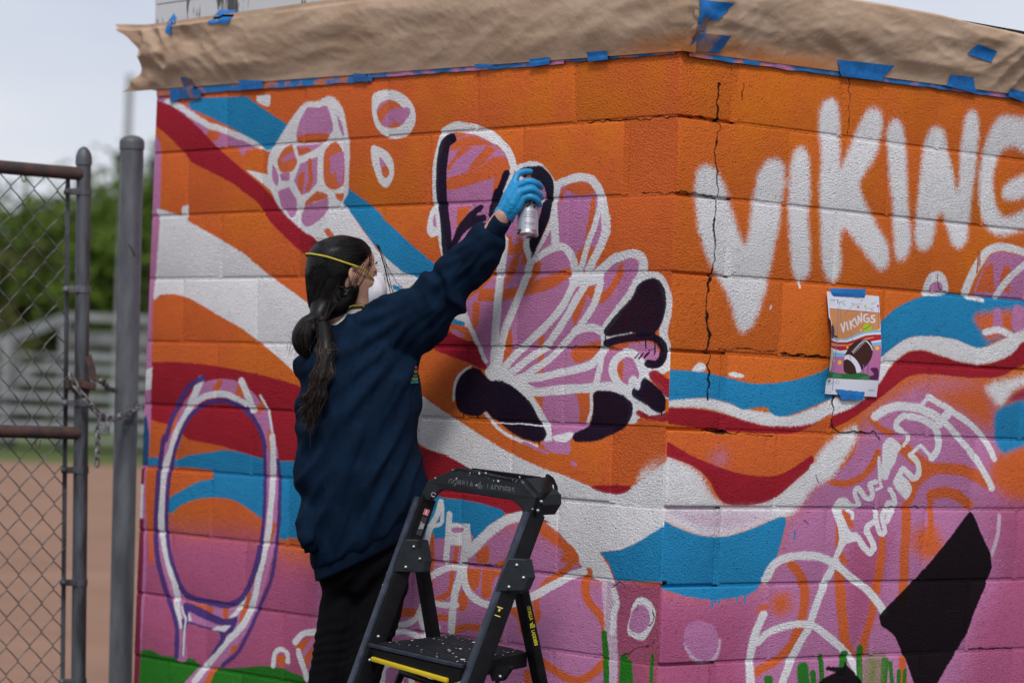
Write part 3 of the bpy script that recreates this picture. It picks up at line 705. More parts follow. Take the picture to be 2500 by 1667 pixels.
def wall_paint_material():
    m, nt, bs = mat_new('painted_block')
    geo = N(nt, 'ShaderNodeNewGeometry'); pos = geo.outputs['Position']
    sp = N(nt, 'ShaderNodeSeparateXYZ', {0: pos}); sn = N(nt, 'ShaderNodeSeparateXYZ', {0: geo.outputs['True Normal']})
    def math_(op, a, b=0.0): return N(nt, 'ShaderNodeMath', {0: a, 1: b}, operation=op).outputs[0]
    v = math_('DIVIDE', sp.outputs[2], WALL_H)
    uL = math_('DIVIDE', sp.outputs[0], -WALL_W['L']); uR = math_('DIVIDE', sp.outputs[1], WALL_W['R'])
    cl = N(nt, 'ShaderNodeCombineXYZ', {0: uL, 1: v}); crr = N(nt, 'ShaderNodeCombineXYZ', {0: uR, 1: v})
    tL = N(nt, 'ShaderNodeTexImage', {0: cl.outputs[0]}, image=imL, extension='EXTEND'); tR = N(nt, 'ShaderNodeTexImage', {0: crr.outputs[0]}, image=imR, extension='EXTEND')
    hL = N(nt, 'ShaderNodeTexImage', {0: cl.outputs[0]}, image=rlL, extension='EXTEND'); hR = N(nt, 'ShaderNodeTexImage', {0: crr.outputs[0]}, image=rlR, extension='EXTEND')
    side = math_('GREATER_THAN', math_('ADD', sp.outputs[0], sp.outputs[1]), 0.0)
    mc = N(nt, 'ShaderNodeMix', {'Factor': side, 6: tL.outputs[0], 7: tR.outputs[0]}, data_type='RGBA')
    mh = N(nt, 'ShaderNodeMix', {'Factor': side, 2: hL.outputs[0], 3: hR.outputs[0]}, data_type='FLOAT')
    oi = N(nt, 'ShaderNodeObjectInfo')
    # coarse aggregate face: strong on most blocks, filled smooth on some
    n1 = N(nt, 'ShaderNodeTexNoise', {'Vector': pos, 'Scale': 230.0, 'Detail': 2, 'Roughness': 0.6})
    n2 = N(nt, 'ShaderNodeTexNoise', {'Vector': pos, 'Scale': 38.0, 'Detail': 4, 'Roughness': 0.6})
    vo = N(nt, 'ShaderNodeTexVoronoi', {'Vector': pos, 'Scale': 85.0})
    pit = N(nt, 'ShaderNodeMapRange', {0: vo.outputs['Distance'], 1: 0.0, 2: 0.24, 3: 0.0, 4: 1.0})
    vsel = N(nt, 'ShaderNodeTexNoise', {'Vector': pos, 'Scale': 60.0}); gate = N(nt, 'ShaderNodeMapRange', {0: vsel.outputs[0], 1: 0.47, 2: 0.56, 3: 1.0, 4: 0.0})
    pitm = math_('MAXIMUM', pit.outputs[0], gate.outputs[0])
    rgh = N(nt, 'ShaderNodeMapRange', {0: oi.outputs['Random'], 1: 0.0, 2: 1.0, 3: 0.35, 4: 1.25})
    coarse = math_('MULTIPLY', n1.outputs[0], rgh.outputs[0])
    hsum = math_('ADD', math_('MULTIPLY', coarse, 0.0080), math_('ADD', math_('MULTIPLY', n2.outputs[0], 0.0030), math_('MULTIPLY', pitm, 0.004)))
    hsum = math_('ADD', hsum, math_('MULTIPLY', mh.outputs[0], 0.012))
    bp = N(nt, 'ShaderNodeBump', {'Height': hsum, 'Strength': 1.0, 'Distance': 1.0})
    nt.links.new(bp.outputs[0], bs.inputs['Normal'])
    # pits darkened in colour, as bare pores and as shade of the relief; each block takes the paint a touch differently
    pc = N(nt, 'ShaderNodeMapRange', {0: pitm, 1: 0.0, 2: 0.5, 3: 0.30, 4: 1.0})
    tv = N(nt, 'ShaderNodeMapRange', {0: oi.outputs['Random'], 1: 0.0, 2: 1.0, 3: 0.96, 4: 1.035})
    gr = N(nt, 'ShaderNodeMapRange', {0: n1.outputs[0], 1: .36, 2: .62, 3: .88, 4: 1.10})  # grain shading put into colour: raised grain lighter, hollows darker
    mul = math_('MULTIPLY', math_('MULTIPLY', pc.outputs[0], tv.outputs[0]), gr.outputs[0])
    hsv = N(nt, 'ShaderNodeVectorMath', {0: mc.outputs[2], 3: mul}, operation='SCALE')
    nt.links.new(hsv.outputs[0], bs.inputs['Base Color'])
    bs.inputs['Roughness'].default_value = 0.7; bs.inputs['Specular IOR Level'].default_value = 0.05
    return m
M_BLOCK = wall_paint_material()

# ------------------------------------------------------------------ block building
building = empty('block_building', (0, 0, 0), 'painted concrete block building with a bright mural of letters, a glove and ribbons', 'building')
BL, BH = 0.4064, 0.2032
def block_mesh(name, lx, ly, lz, seed):
    b = bmesh.new(); bmesh.ops.create_cube(b, size=1)
    bmesh.ops.scale(b, vec=(lx, ly, lz), verts=b.verts)
    bmesh.ops.bevel(b, geom=b.edges[:], offset=0.0055, segments=3, profile=0.5, affect='EDGES')
    me = bpy.data.meshes.new(name); b.to_mesh(me); b.free(); me.materials.append(M_BLOCK)
    me.polygons.foreach_set('use_smooth', [True] * len(me.polygons)); return me
G = 0.0072; BLL = .4088; DEP = 0.192
full_l = block_mesh('block_full', BLL - G, DEP, BH - G, 1); half_l = block_mesh('block_half', BLL / 2 - G, DEP, BH - G, 2)
full_r = block_mesh('block_full_side', DEP, BL - G, BH - G, 3); half_r = block_mesh('block_half_side', DEP, BL / 2 - G, BH - G, 4)
def put_block(me, x, y, z):
    o = bpy.data.objects.new('block', me); COL.objects.link(o); o.parent = building
    o.location = (x + random.uniform(-.0012, .0012), y + random.uniform(-.0012, .0012), z)
    o.rotation_euler = (random.uniform(-.003, .003), random.uniform(-.002, .002), random.uniform(-.003, .003)); return o
ROWS = 11
for r in range(ROWS):
    z = (r + .5) * BH
    if (ROWS - 1 - r) % 2 == 0:            # the left face starts with a whole block, its end shows on the right face
        for i in range(6): put_block(full_l, -(i + .5) * BLL, DEP / 2, z)
        for i in range(5): put_block(full_r, -DEP / 2, BL / 2 + (i + .5) * BL, z)
    else:
        for i in range(6): put_block(full_r, -DEP / 2, (i + .5) * BL, z)
        for i in range(5): put_block(full_l, -BLL / 2 - (i + .5) * BLL, DEP / 2, z)
        put_block(half_l, -5.75 * BLL, DEP / 2, z)
mo = MB()
mo.obox((-6 * BLL / 2 - .004, .1, ROWS * BH / 2), (6 * BLL / 2 - .0085, 0, 0), (0, .0955 + .0014, 0), (0, 0, ROWS * BH / 2 - .002))
mo.obox((-.1, 6 * BL / 2 + .1, ROWS * BH / 2 - .001), (.0955 + .0012, 0, 0), (0, 6 * BL / 2 - .105, 0), (0, 0, ROWS * BH / 2 - .004))
for r in range(ROWS):                       # flush upright joints, raked a little
    z = (r + .5) * BH; even = (ROWS - 1 - r) % 2 == 0
    e0 = even; mo.obox((-.2 if not even else -.3, .0145 + .0015, z), (.0125, 0, 0), (0, .0145, 0), (0, 0, BH / 2 - .0025)) if not even else mo.obox((-.0145 - .0015, .2, z), (.0145, 0, 0), (0, .0125, 0), (0, 0, BH / 2 - .0025))
    for i in range(1, 7):
        uL = i * BLL if even else (i - .5) * BLL; uR = (i - .5) * BL if even else i * BL
        dp = random.choice((.0008, .001, .0014, .0018))
        if uL < 6 * BL - .1: mo.obox((-uL, .015 + dp, z), (.0085, 0, 0), (0, .015, 0), (0, 0, BH / 2 - .0025))
        dp = random.choice((.0008, .001, .0014, .0018))
        mo.obox((-.015 - dp, uR, z), (.015, 0, 0), (0, .0085, 0), (0, 0, BH / 2 - .0025))
tag(mo.build('mortar', M_BLOCK, building), kind='stuff')
# ------------------------------------------------------------------ fascia, roof
M_PEEL = None
def peel_material():
    m, nt, bs = mat_new('peeling_white_boards')
    tc = N(nt, 'ShaderNodeTexCoord'); mp = N(nt, 'ShaderNodeMapping', {'Vector': tc.outputs['Object'], 'Scale': (60, 60, 5)})
    n1 = N(nt, 'ShaderNodeTexNoise', {'Vector': mp.outputs[0], 'Scale': 1.0, 'Detail': 5, 'Roughness': 0.65})
    n2 = N(nt, 'ShaderNodeTexNoise', {'Vector': tc.outputs['Object'], 'Scale': 5.0, 'Detail': 3})
    s = N(nt, 'ShaderNodeMath', {0: n1.outputs[0], 1: n2.outputs[0]}, operation='ADD')
    r = N(nt, 'ShaderNodeValToRGB', {'Fac': s.outputs[0]}); e = r.color_ramp.elements
    e[0].position = 0.84; e[0].color = (.07, .065, .06, 1); e[1].position = 0.90; e[1].color = (.60, .60, .61, 1)
    nt.links.new(r.outputs[0], bs.inputs['Base Color']); bs.inputs['Roughness'].default_value = 0.6
    bp = N(nt, 'ShaderNodeBump', {'Height': r.outputs[0], 'Strength': 1.0, 'Distance': 0.003}); nt.links.new(bp.outputs[0], bs.inputs['Normal'])
    return m
M_PEEL = peel_material()
M_FELT = pmat('black_roof_felt', (.018, .018, .02), rough=0.95, var=.4, vscale=60, bump=.003, bscale=200, spec=.2)
def rake(x): return 2.43 + 0.40 * min(1, -x / 2.44)
for k, (z0, z1, off) in enumerate(((2.242, 2.372, .007), (2.374, 2.52, .005), (2.522, 2.64, .007), (2.642, 2.80, .004))):
    xs = [0.01, -2.47] if z1 < 2.43 else [-(z1 - 2.43) / .40 * 2.44, -2.47]
    xa = max(-2.44, -(max(z0, 2.43) - 2.43) / .40 * 2.44)
    pts = [(xs[1], -off, z0), (xa if z0 > 2.43 else 0.01, -off, z0)]
    if z1 > 2.43 and z0 < 2.43: pts.append((0.01, -off, 2.43))
    pts += [(xs[0], -off, z1), (xs[1], -off, z1)]
    MB().prism(pts, (0, off + .05, 0)).build('fascia_board', M_PEEL, building)
MB().prism([(.006, -.006, 2.242), (.006, 2.5, 2.242), (.006, 2.5, 2.365), (.006, -.006, 2.365)], (-.05, 0, 0)).build('fascia_board', M_PEEL, building)
rf = MB(); rf.prism([(.035, -.03, 2.36), (.035, -.03, 2.402), (-2.5, -.03, 2.86), (-2.5, -.03, 2.815)], (0, 2.7, 0)); rf.build('roof', M_FELT, building)

# ------------------------------------------------------------------ brown masking paper and blue tape
def kraft():
    m, nt, bs = mat_new('kraft_paper')
    geo = N(nt, 'ShaderNodeNewGeometry'); sp = N(nt, 'ShaderNodeSeparateXYZ', {0: geo.outputs['Position']})
    n1 = N(nt, 'ShaderNodeTexNoise', {'Vector': geo.outputs['Position'], 'Scale': 5.0, 'Detail': 4})
    r = N(nt, 'ShaderNodeValToRGB', {'Fac': n1.outputs[0]}); e = r.color_ramp.elements
    e[0].position = .35; e[0].color = (.45, .30, .195, 1); e[1].position = .65; e[1].color = (.54, .38, .265, 1)
    # overspray along the lower edge near the corner and on the right side
    z = N(nt, 'ShaderNodeMapRange', {0: sp.outputs[2], 1: 2.20, 2: 2.28, 3: 1.0, 4: 0.0})
    y = N(nt, 'ShaderNodeMapRange', {0: sp.outputs[1], 1: -.12, 2: .02, 3: 0.0, 4: 1.0}); y2 = N(nt, 'ShaderNodeMapRange', {0: sp.outputs[1], 1: .55, 2: .95, 3: 1.0, 4: 0.15})
    x = N(nt, 'ShaderNodeMapRange', {0: sp.outputs[0], 1: -.45, 2: -.05, 3: 0.0, 4: 1.0})
    n2 = N(nt, 'ShaderNodeTexNoise', {'Vector': geo.outputs['Position'], 'Scale': 9.0, 'Detail': 5, 'Roughness': .7})
    a = N(nt, 'ShaderNodeMath', {0: z.outputs[0], 1: x.outputs[0]}, operation='MULTIPLY'); b = N(nt, 'ShaderNodeMath', {0: a.outputs[0], 1: y2.outputs[0]}, operation='MULTIPLY')
    c = N(nt, 'ShaderNodeMath', {0: b.outputs[0], 1: n2.outputs[0]}, operation='MULTIPLY'); d = N(nt, 'ShaderNodeMapRange', {0: c.outputs[0], 1: .12, 2: .45, 3: 0, 4: .85})
    mx = N(nt, 'ShaderNodeMix', {'Factor': d.outputs[0], 6: r.outputs[0], 7: (.55, .17, .03, 1)}, data_type='RGBA')
    nt.links.new(mx.outputs[2], bs.inputs['Base Color']); bs.inputs['Roughness'].default_value = .6; bs.inputs['Specular IOR Level'].default_value = .35
    n3 = N(nt, 'ShaderNodeTexNoise', {'Vector': geo.outputs['Position'], 'Scale': 45.0, 'Detail': 3})
    bp = N(nt, 'ShaderNodeBump', {'Height': n3.outputs[0], 'Strength': 1.0, 'Distance': .0020}); nt.links.new(bp.outputs[0], bs.inputs['Normal'])
    return m
M_KRAFT = kraft()
def ridged(p): return 1 - abs(noise.noise(p)) * 2
def paper_off(w, u, t):
    """how far the sheet stands off the wall; t runs 0 at the lower edge to 1 at the top"""
    k = 5.0 if w == 'L' else 31.0
    bulge = .010 + .045 * math.sin(min(1, max(0, t)) * 1.9) ** 1.3
    f = .5 + .5 * noise.noise(Vector((u * 1.5 + k, t * 1.9 + u * .6, 0))) ; f = f * .026 + noise.noise(Vector((u * 2.6 + k, t * 2.6 - u * 1.1, 3))) * .008
    c = noise.noise(Vector((u * 7 + k, t * 5 + u * 3, 9))) * .0035 + ridged(Vector((u * 4 + k, t * 3.5 + u * 2.5, 4 + k))) * .0030 + ridged(Vector((u * 13, t * 7 - u * 6, 6 + k))) * .0013 + ridged(Vector((u * 24 - t * 5, t * 8, 16 + k))) * .0005
    end = max(0, (u - 1.75) / .7) if w == 'L' else max(0, (.35 - u) / .35) * .8 + (max(0, (u - 1.1) / .3) * .8)
    c += end * (ridged(Vector((u * 9, t * 2.2 - u * 5, 7))) * .020 + noise.noise(Vector((u * 25, t * 5, 2))) * .007)
    amp = min(1, t * 3.2 + .12)
    o = bulge + (f - .012) * amp + c * amp
    return max(o, .011 + min(t, .2) * .04)
def zb(w, u): return 2.199 + (.0178 * u if w == 'L' else .0158 * u)
def zt(w, u): return 2.448 if w == 'L' else 2.400 - max(0, u - .95) * .05
def paper_pt(w, u, t, extra=0.0):
    o = paper_off(w, u, t) + extra
    z = zb(w, u) + (zt(w, u) - zb(w, u)) * t
    if w == 'L':
        o = min(o, .055) if t > .93 else o
        near = max(0, 1 - u / .25)
        if u < .02: pass
        return Vector((-u, -o, z))
    return Vector((o, u, z))
pl = []; NU, NT = 330, 46
for i in range(NU + 1):
    row = []
    for j in range(NT + 1):
        t = j / NT; uend = 2.575 - .095 * math.sin(PI * min(1, t * 1.02)) ** .8 + .006 * noise.noise(Vector((t * 9, 1, 1)))
        u = -.045 + (uend + .045) * i / NU
        p = paper_pt('L', u, t)
        if u > 2.44:
            k = (u - 2.44) / .17; p.y -= .05 * k * k + .02 * math.sin(t * 7 + k * 3) * k; p.z += (.02 * (t - .5) * k)
        if u < 0.0: p = Vector((paper_off('R', 0.0, t) + .004 , -paper_off('L', 0, t) + (-u), p.z))
        row.append(p)
    pl.append(row)
paperL = link('masking_paper', mesh('masking_paper', *from_grid(pl)), M_KRAFT, smooth=True)
tag(paperL, 'long crumpled brown masking paper on the left face, torn loose end flapping past the wall', 'masking paper', 'masking paper along the top of the wall')
pr = []
for i in range(NU + 1):
    u = -.012 + 2.45 * i / NU; row = []
    for j in range(NT + 9):
        t = j / NT
        if t <= 1: p = paper_pt('R', u, t)
        else:
            q = paper_pt('R', u, 1.0); a = (t - 1) * 5.5; p = q + Vector((-.06 * a, 0, .012 * math.sin(a * 2)))
        row.append(p)
    pr.append(row)
paperR = link('masking_paper', mesh('masking_paper', *from_grid(pr)), M_KRAFT, smooth=True)
tag(paperR, 'brown masking paper folded over the roof edge above the white VIKINGS letters', 'masking paper', 'masking paper along the top of the wall')

M_TAPE = pmat('blue_tape', (.012, .17, .50), rough=.55, var=.12, vscale=30, bump=.0008, bscale=60, spec=.3)
M_TAPE_D = pmat('blue_tape_sprayed', (.02, .13, .36), rough=.6, col2=(.30, .16, .11), vscale=16, bump=.0008, bscale=60, spec=.3, c2pos=(.42, .56))
M_TAPE_P = pmat('blue_tape_painted', (.015, .17, .45), rough=.6, col2=(.52, .16, .09), vscale=11, bump=.0008, bscale=60, spec=.3, c2pos=(.44, .52))
M_TAPE_L = pmat('blue_tape_lilac', (.52, .20, .36), rough=.6, col2=(.02, .16, .42), vscale=7, bump=.0008, bscale=60, spec=.3, c2pos=(.46, .56))
def on_plane(w, px, py, off):
    d = FV + RV * ((px - 1250) / FPX) - UV * ((py - 833.5) / FPX)
    if w == 'L': q = CAM + d * ((-off - CAM.y) / d.y); return -q.x, q.z
    q = CAM + d * ((off - CAM.x) / d.x); return q.y, q.z
def tape(w, corners, mat, parent, off=.03, ragged=.12, lift=.0035, n=(12, 6), seed=0):
    """corners: lower-left, lower-right, upper-right, upper-left as seen"""
    uz = [on_plane(w, *c, off) for c in corners]
    pts = []
    for i in range(n[0] + 1):
        a = i / n[0]; row = []
        for j in range(n[1] + 1):
            b = j / n[1]
            jag = noise.noise(Vector((b * 7 + seed * 3.1, i, seed))) * ragged if i in (0, n[0]) else 0
            aa = a + jag * .35
            l0 = Vector(uz[0]).lerp(Vector(uz[1]), aa); l1 = Vector(uz[3]).lerp(Vector(uz[2]), aa); q = l0.lerp(l1, b)
            t = (q.y - zb(w, q.x)) / (zt(w, q.x) - zb(w, q.x))
            if t < 0:
                o = max(.004, paper_off(w, q.x, 0.02) + t * .05) + lift
                row.append(Vector((-q.x, -o, q.y)) if w == 'L' else Vector((o, q.x, q.y)))
            else:
                p = paper_pt(w, q.x, min(t, 1.0), lift + .0015 * noise.noise(Vector((q.x * 40, q.y * 40, seed))))
                if t > 1: p = Vector((-q.x, -max(.012, .056 - (t - 1) * .16), q.y)) if w == 'L' else Vector((p.x, p.y, q.y))
                row.append(p)
        pts.append(row)
    return link('tape', mesh('tape', *from_grid(pts)), mat, parent, smooth=True)
A_ = lambda x, y: (300 + x / 2.6137, y / 2.6137)
B_ = lambda x, y: (900 + x / 2.6137, y / 2.6137)
C_ = lambda x, y: (1600 + x / 2.6133, y / 2.6133)
for k, (f, cs, mt) in enumerate((
        (A_, ((325, 215), (365, 235), (380, 125), (330, 85)), M_TAPE), (A_, ((605, 160), (728, 160), (762, 70), (640, 68)), M_TAPE),
        (A_, ((365, 585), (430, 565), (428, 500), (362, 490)), M_TAPE_D), (A_, ((708, 575), (862, 560), (868, 512), (718, 510)), M_TAPE),
        (A_, ((1438, 515), (1530, 520), (1522, 468), (1446, 464)), M_TAPE_D), (B_, ((650, 432), (800, 430), (740, 405), (650, 408)), M_TAPE),
        (B_, ((1000, 425), (1128, 405), (1133, 362), (1004, 376)), M_TAPE), (B_, ((1374, 392), (1502, 376), (1500, 322), (1370, 332)), M_TAPE),
        (A_, ((262, 655), (330, 628), (330, 560), (275, 568)), M_TAPE), (A_, ((325, 628), (462, 622), (470, 570), (330, 568)), M_TAPE_D))):
    tape('L', [f(*c) for c in cs], mt, paperL, seed=k + 1)
for k, (cs, mt) in enumerate((
        (((262, 150), (400, 124), (465, 30), (255, -6)), M_TAPE), (((268, 195), (340, 200), (342, 110), (260, 120)), M_TAPE_D), (((258, 322), (462, 334), (500, 232), (272, 205)), M_TAPE_D),
        (((1240, 482), (1500, 514), (1562, 418), (1208, 378)), M_TAPE), (((2002, 345), (2150, 398), (2172, 330), (2050, 285)), M_TAPE),
        (((1912, 545), (2108, 596), (2068, 492), (1925, 474)), M_TAPE), (((2304, 610), (2420, 650), (2420, 590), (2310, 562)), M_TAPE))):
    tape('R', [C_(*c) for c in cs], mt, paperR, off=.045, seed=k + 21)
def edge_strip(w, u0, u1, dz0, dz1, mat, parent, lift):
    pts = []
    for i in range(91):
        u = u0 + (u1 - u0) * i / 90; row = []
        for j in range(4):
            z = zb(w, u) + dz0 + (dz1 - dz0) * j / 3 + (.0035 * noise.noise(Vector((u * 14, 0, 5))) if j == 0 else 0)
            o = lift + .0022 * noise.noise(Vector((u * 18, j, 2))) + .003 * j / 3
            row.append(Vector((-u, -o, z)) if w == 'L' else Vector((o, u, z)))
        pts.append(row)
    link('tape', mesh('tape', *from_grid(pts)), mat, parent, smooth=True)
edge_strip('L', 1.30, 2.44, -.022, .010, M_TAPE_P, paperL, .006)
edge_strip('L', .45, 1.32, -.012, .010, M_TAPE_L, paperL, .007)
edge_strip('L', .02, .47, -.006, .010, M_TAPE_P, paperL, .006)
edge_strip('R', .02, .30, -.012, .012, M_TAPE_P, paperR, .008)
edge_strip('R', .29, 1.02, -.012, .012, M_TAPE_L, paperR, .007)
edge_strip('R', 1.0, 2.3, -.012, .012, M_TAPE_L, paperR, .006)

# ------------------------------------------------------------------ ground, grass
FH = Vector((FV.x, FV.y, 0)).normalized(); RH = Vector((RV.x, RV.y, 0)).normalized()
def gpt(lat, dep, z=0.0): q = CAM + RH * lat + FH * dep; return Vector((q.x, q.y, z))
M_DIRT = pmat('infield_dirt', (.30, .175, .118), rough=.95, col2=(.235, .13, .088), vscale=.8, bump=.01, bscale=30, spec=.15, c2pos=(.3, .7), detail=8)
M_GRASSFLAT = pmat('field_grass', (.11, .14, .04), rough=.95, col2=(.06, .085, .022), vscale=.4, bump=.02, bscale=20, spec=.1, c2pos=(.3, .7), detail=8)
g = MB(); g.add(([gpt(-600, -200), gpt(600, -200), gpt(600, 900), gpt(-600, 900)], [(0, 1, 2, 3)])); tag(g.build('ground', M_DIRT, fix=False), kind='structure')
M_DKAPRON = pmat('added_dark_ground', (.060, .060, .062), rough=.95, col2=(.038, .038, .040), vscale=40, bump=.004, bscale=160, spec=.2)
g = MB(); g.add(([gpt(-9, -25, .004), gpt(25, -25, .004), gpt(25, 11.6, .004), gpt(-9, 11.2, .004)], [(0, 1, 2, 3)])); tag(g.build('added_dark_apron', M_DKAPRON, fix=False), kind='structure')  # unseen dark apron added to cut light bounced onto the lower wall
g = MB(); g.add(([gpt(-500, 44, .004), gpt(500, 46, .004), gpt(500, 900, .004), gpt(-500, 900, .004)], [(0, 1, 2, 3)])); tag(g.build('grass_field', M_GRASSFLAT, fix=False), kind='structure')

# ------------------------------------------------------------------ steel
M_GALV = pmat('galvanised_pipe', (.17, .18, .195), rough=.55, metal=.3, col2=(.085, .09, .10), vscale=16, bump=.0006, bscale=90, vec_scale=(1, 1, .25), c2pos=(.35, .65))
M_GALVD = pmat('dark_weathered_pipe', (.10, .11, .125), rough=.55, metal=.3, col2=(.035, .035, .038), vscale=14, bump=.0006, bscale=90, vec_scale=(1, 1, .15), c2pos=(.42, .55))
M_RUST = pmat('rusty_rail', (.085, .042, .034), rough=.75, col2=(.04, .03, .028), vscale=22, bump=.001, bscale=150, c2pos=(.4, .6))
M_RUSTH = pmat('rusted_latch', (.09, .045, .035), rough=.85, col2=(.05, .032, .028), vscale=35, bump=.001, bscale=150)
M_WIRE = pmat('mesh_wire', (.16, .165, .165), rough=.55, metal=.4, col2=(.07, .065, .06), vscale=30)
M_LOCK = pmat('lock_metal', (.20, .20, .20), rough=.5, metal=.5, var=.3, vscale=40)

def dome(mb, base, up, r, h, n=20, k=6, ext=True):
    up = Vector(up).normalized(); sx = up.orthogonal().normalized(); sy = up.cross(sx); rows = []
    if ext: rows.append([base - up * r * .55 + (sx * math.cos(2 * PI * i / n) + sy * math.sin(2 * PI * i / n)) * r * 1.0 for i in range(n)])
    for j in range(k + 1):
        a = PI / 2 * j / k
        rows.append([base + up * math.sin(a) * h + (sx * math.cos(2 * PI * i / n) + sy * math.sin(2 * PI * i / n)) * r * max(.001, math.cos(a)) for i in range(n)])
    mb.add(from_grid(rows, closed_v=True)); return mb

b0, t0 = P(293.5, 1667, 9.30), P(322.5, 345, 9.30); up = (t0 - b0).normalized(); foot = b0 - up * (b0.z / up.z)
post = empty('fence_post', foot, 'thick grey steel post with a domed cap right beside the painted wall', 'fence post')
MB().tube([foot, foot.lerp(t0, .5), t0], .0385, 24).build('pipe', M_GALV, post, smooth=True)
dome(MB(), t0 - up * .004, up, .0415, .024).build('cap', M_GALV, post, smooth=True)
mk = MB(); mk.tube([P(308 + i * 4.2, 592 + [0, 5, 7, 14, 24, 30][i], 9.262 + abs(i - 3.0) * .0015) for i in range(6)], .0032, 6); mk.build('scratch', M_RUST, post)

gb, gt = P(191.5, 1667, 9.10), P(204.5, 392, 9.10); gup = (gt - gb).normalized(); gfoot = gb - gup * ((gb.z - .05) / gup.z)
gdir = (-RH * .8 - FH * .6).normalized(); GN = gdir.cross(gup).normalized()
O = P(159.5, 1055, 9.08)
def gp(a, b, c=0.0): return O + gdir * a + gup * b + GN * c
gate = empty('chain_link_gate', gfoot, 'chain link gate leaf with rusty rails on a weathered grey stile', 'gate')
MB().tube([gfoot, gt], .0235, 20).build('stile', M_GALVD, gate, smooth=True)
dm = MB(); dome(dm, gt, gup, .0268, .045, ext=True); dm.build('cap', M_GALVD, gate, smooth=True)
rail_r = P(196, 425, 9.09); MB().tube([rail_r, rail_r + gdir * 1.15], .0215, 16).build('rail', M_RUST, gate, smooth=True)
rail_m = P(192, 1057, 9.09); MB().tube([rail_m, rail_m + gdir * 1.15], .0205, 16).build('rail', M_RUST, gate, smooth=True)
rb = gfoot + gup * .06; MB().tube([rb, rb + gdir * 1.15], .0205, 16).build('rail', M_RUST, gate, smooth=True)
fs = gfoot + gdir * 1.17; MB().tube([fs, fs + gup * (gt - gfoot).length], .0235, 16).build('stile', M_GALVD, gate, smooth=True)
bt, bb = P(166, 408, 9.08), P(152.5, 1690, 9.08); bb = bb - gup * .12
MB().bar(bb, bt, gdir, .015, .006, .0015).build('tension_bar', M_GALVD, gate)
for y in (468, 706, 983, 1147, 1421, 1663):
    m_ = MB(); xs = np.interp(y, [392, 1667], [204.5, 191.5]); c = P(xs, y, 9.10)
    m_.tube([c - gup * .011, c + gup * .011], .0262, 20)
    xb = np.interp(y, [408, 1667], [166, 153]) - 6
    m_.bar(P(xb, y, 9.055), c - GN * 0 - FH * .02, gup, .021, .006, .001)
    m_.ball(P(xb + 4, y + 1, 9.04), .011, 8)
    m_.build('tension_band', M_GALV if y in (706, 983) else M_GALVD, gate, smooth=True)
HW, VH = .0412, .0455
for k in range(27):
    pts = []
    for j in range(-27, 19):
        a = (k + ((j + k) % 2)) * HW - .004; s = 1 if (j + k) % 2 else -1
        nxt = (k + ((j + 1 + k) % 2)) * HW - .004
        c = gp(a, j * VH)
        pts.append(c + GN * .0026 * s - gup * 0.003); pts.append(c - GN * .0026 * s + gup * .003)
        pts.append(gp(a + (nxt - a) * .5, (j + .5) * VH, .0016 * (1 if k % 2 else -1)))
    MB().tube([p for p in pts if p.z > .06], .0021, 5, cap=False).build('wire', M_WIRE, gate, fix=False)
# ties
for (x, y, d) in ((66, 400, 9.0), (100, 1050, 9.03)):
    c = P(x + 2, y + 22, d); m_ = MB()
    m_.tube([c + (-GN * math.cos(a) * .026 + gup * math.sin(a) * .03 + gdir * a * .003) for a in [i * 2 * PI / 14 for i in range(15)]], .0018, 5)
    m_.build('tie_wire', M_GALV, gate)
# rusted fork latch
la = MB(); c = P(198, 943, 9.09)
la.tube([c - gup * .022, c + gup * .022], .0285, 18)
la.bar(P(160, 937, 9.06), P(190, 940, 9.06), gup, .028, .018, .003); la.bar(P(200, 937, 9.05), P(234, 944, 9.06), gup, .024, .02, .003)
la.build('latch', M_RUSTH, gate, smooth=True)
lt = MB(); lt.prism([P(209, 872, 9.05), P(222, 865, 9.05), P(232, 900, 9.05), P(236, 922, 9.05), P(220, 926, 9.05)], FH * .008); lt.build('latch_tongue', M_RUSTH, gate)

def chain(pts, name, label, pitch=.0235, wr=.0034):
    root = empty(name, pts[0], label, 'chain', 'lengths of chain on the gate')
    path = []; pts = [Vector(p) for p in pts]
    for a, b in zip(pts[:-1], pts[1:]):
        n = max(1, int((b - a).length / .002)); path += [a.lerp(b, i / n) for i in range(n)]
    path.append(pts[-1]); s = 0; last = path[0]; k = 0; acc = 0; nodes = [path[0]]
    for p in path[1:]:
        acc += (p - last).length; last = p
        if acc >= pitch: nodes.append(p); acc = 0
    for k in range(len(nodes) - 1):
        a, b = nodes[k], nodes[k + 1]; t = (b - a).normalized(); c = (a + b) / 2
        side = t.cross(FH).normalized(); side2 = t.cross(side).normalized(); sd = (side * .92 + side2 * .4) if k % 2 else (side * .45 - side2 * .9); sd.normalize()
        L_, W_ = pitch * .74, pitch * .36; loop = []
        for i in range(16):
            an = 2 * PI * i / 16; loop.append(c + t * math.copysign(abs(math.cos(an)) ** .8, math.cos(an)) * L_ + sd * math.copysign(abs(math.sin(an)) ** .75, math.sin(an)) * W_)
        loop.append(loop[0]); MB().tube(loop, wr, 6, cap=False).build('link', M_LOCK, root, smooth=True)
    return root
Q = lambda x, y: (x / 2.6137, 500 + y / 2.6137)
chain([P(*Q(450, 1080), 9.03), P(*Q(490, 1170), 9.02), P(*Q(555, 1250), 9.02), P(*Q(615, 1320), 9.04), P(*Q(650, 1350), 9.06), P(*Q(720, 1365), 9.14), P(*Q(800, 1335), 9.235), P(*Q(870, 1305), 9.25), P(*Q(893, 1280), 9.28), P(*Q(892, 1262), 9.32)], 'chain', 'steel chain wrapped round the thick post and hooked over the gate stile')
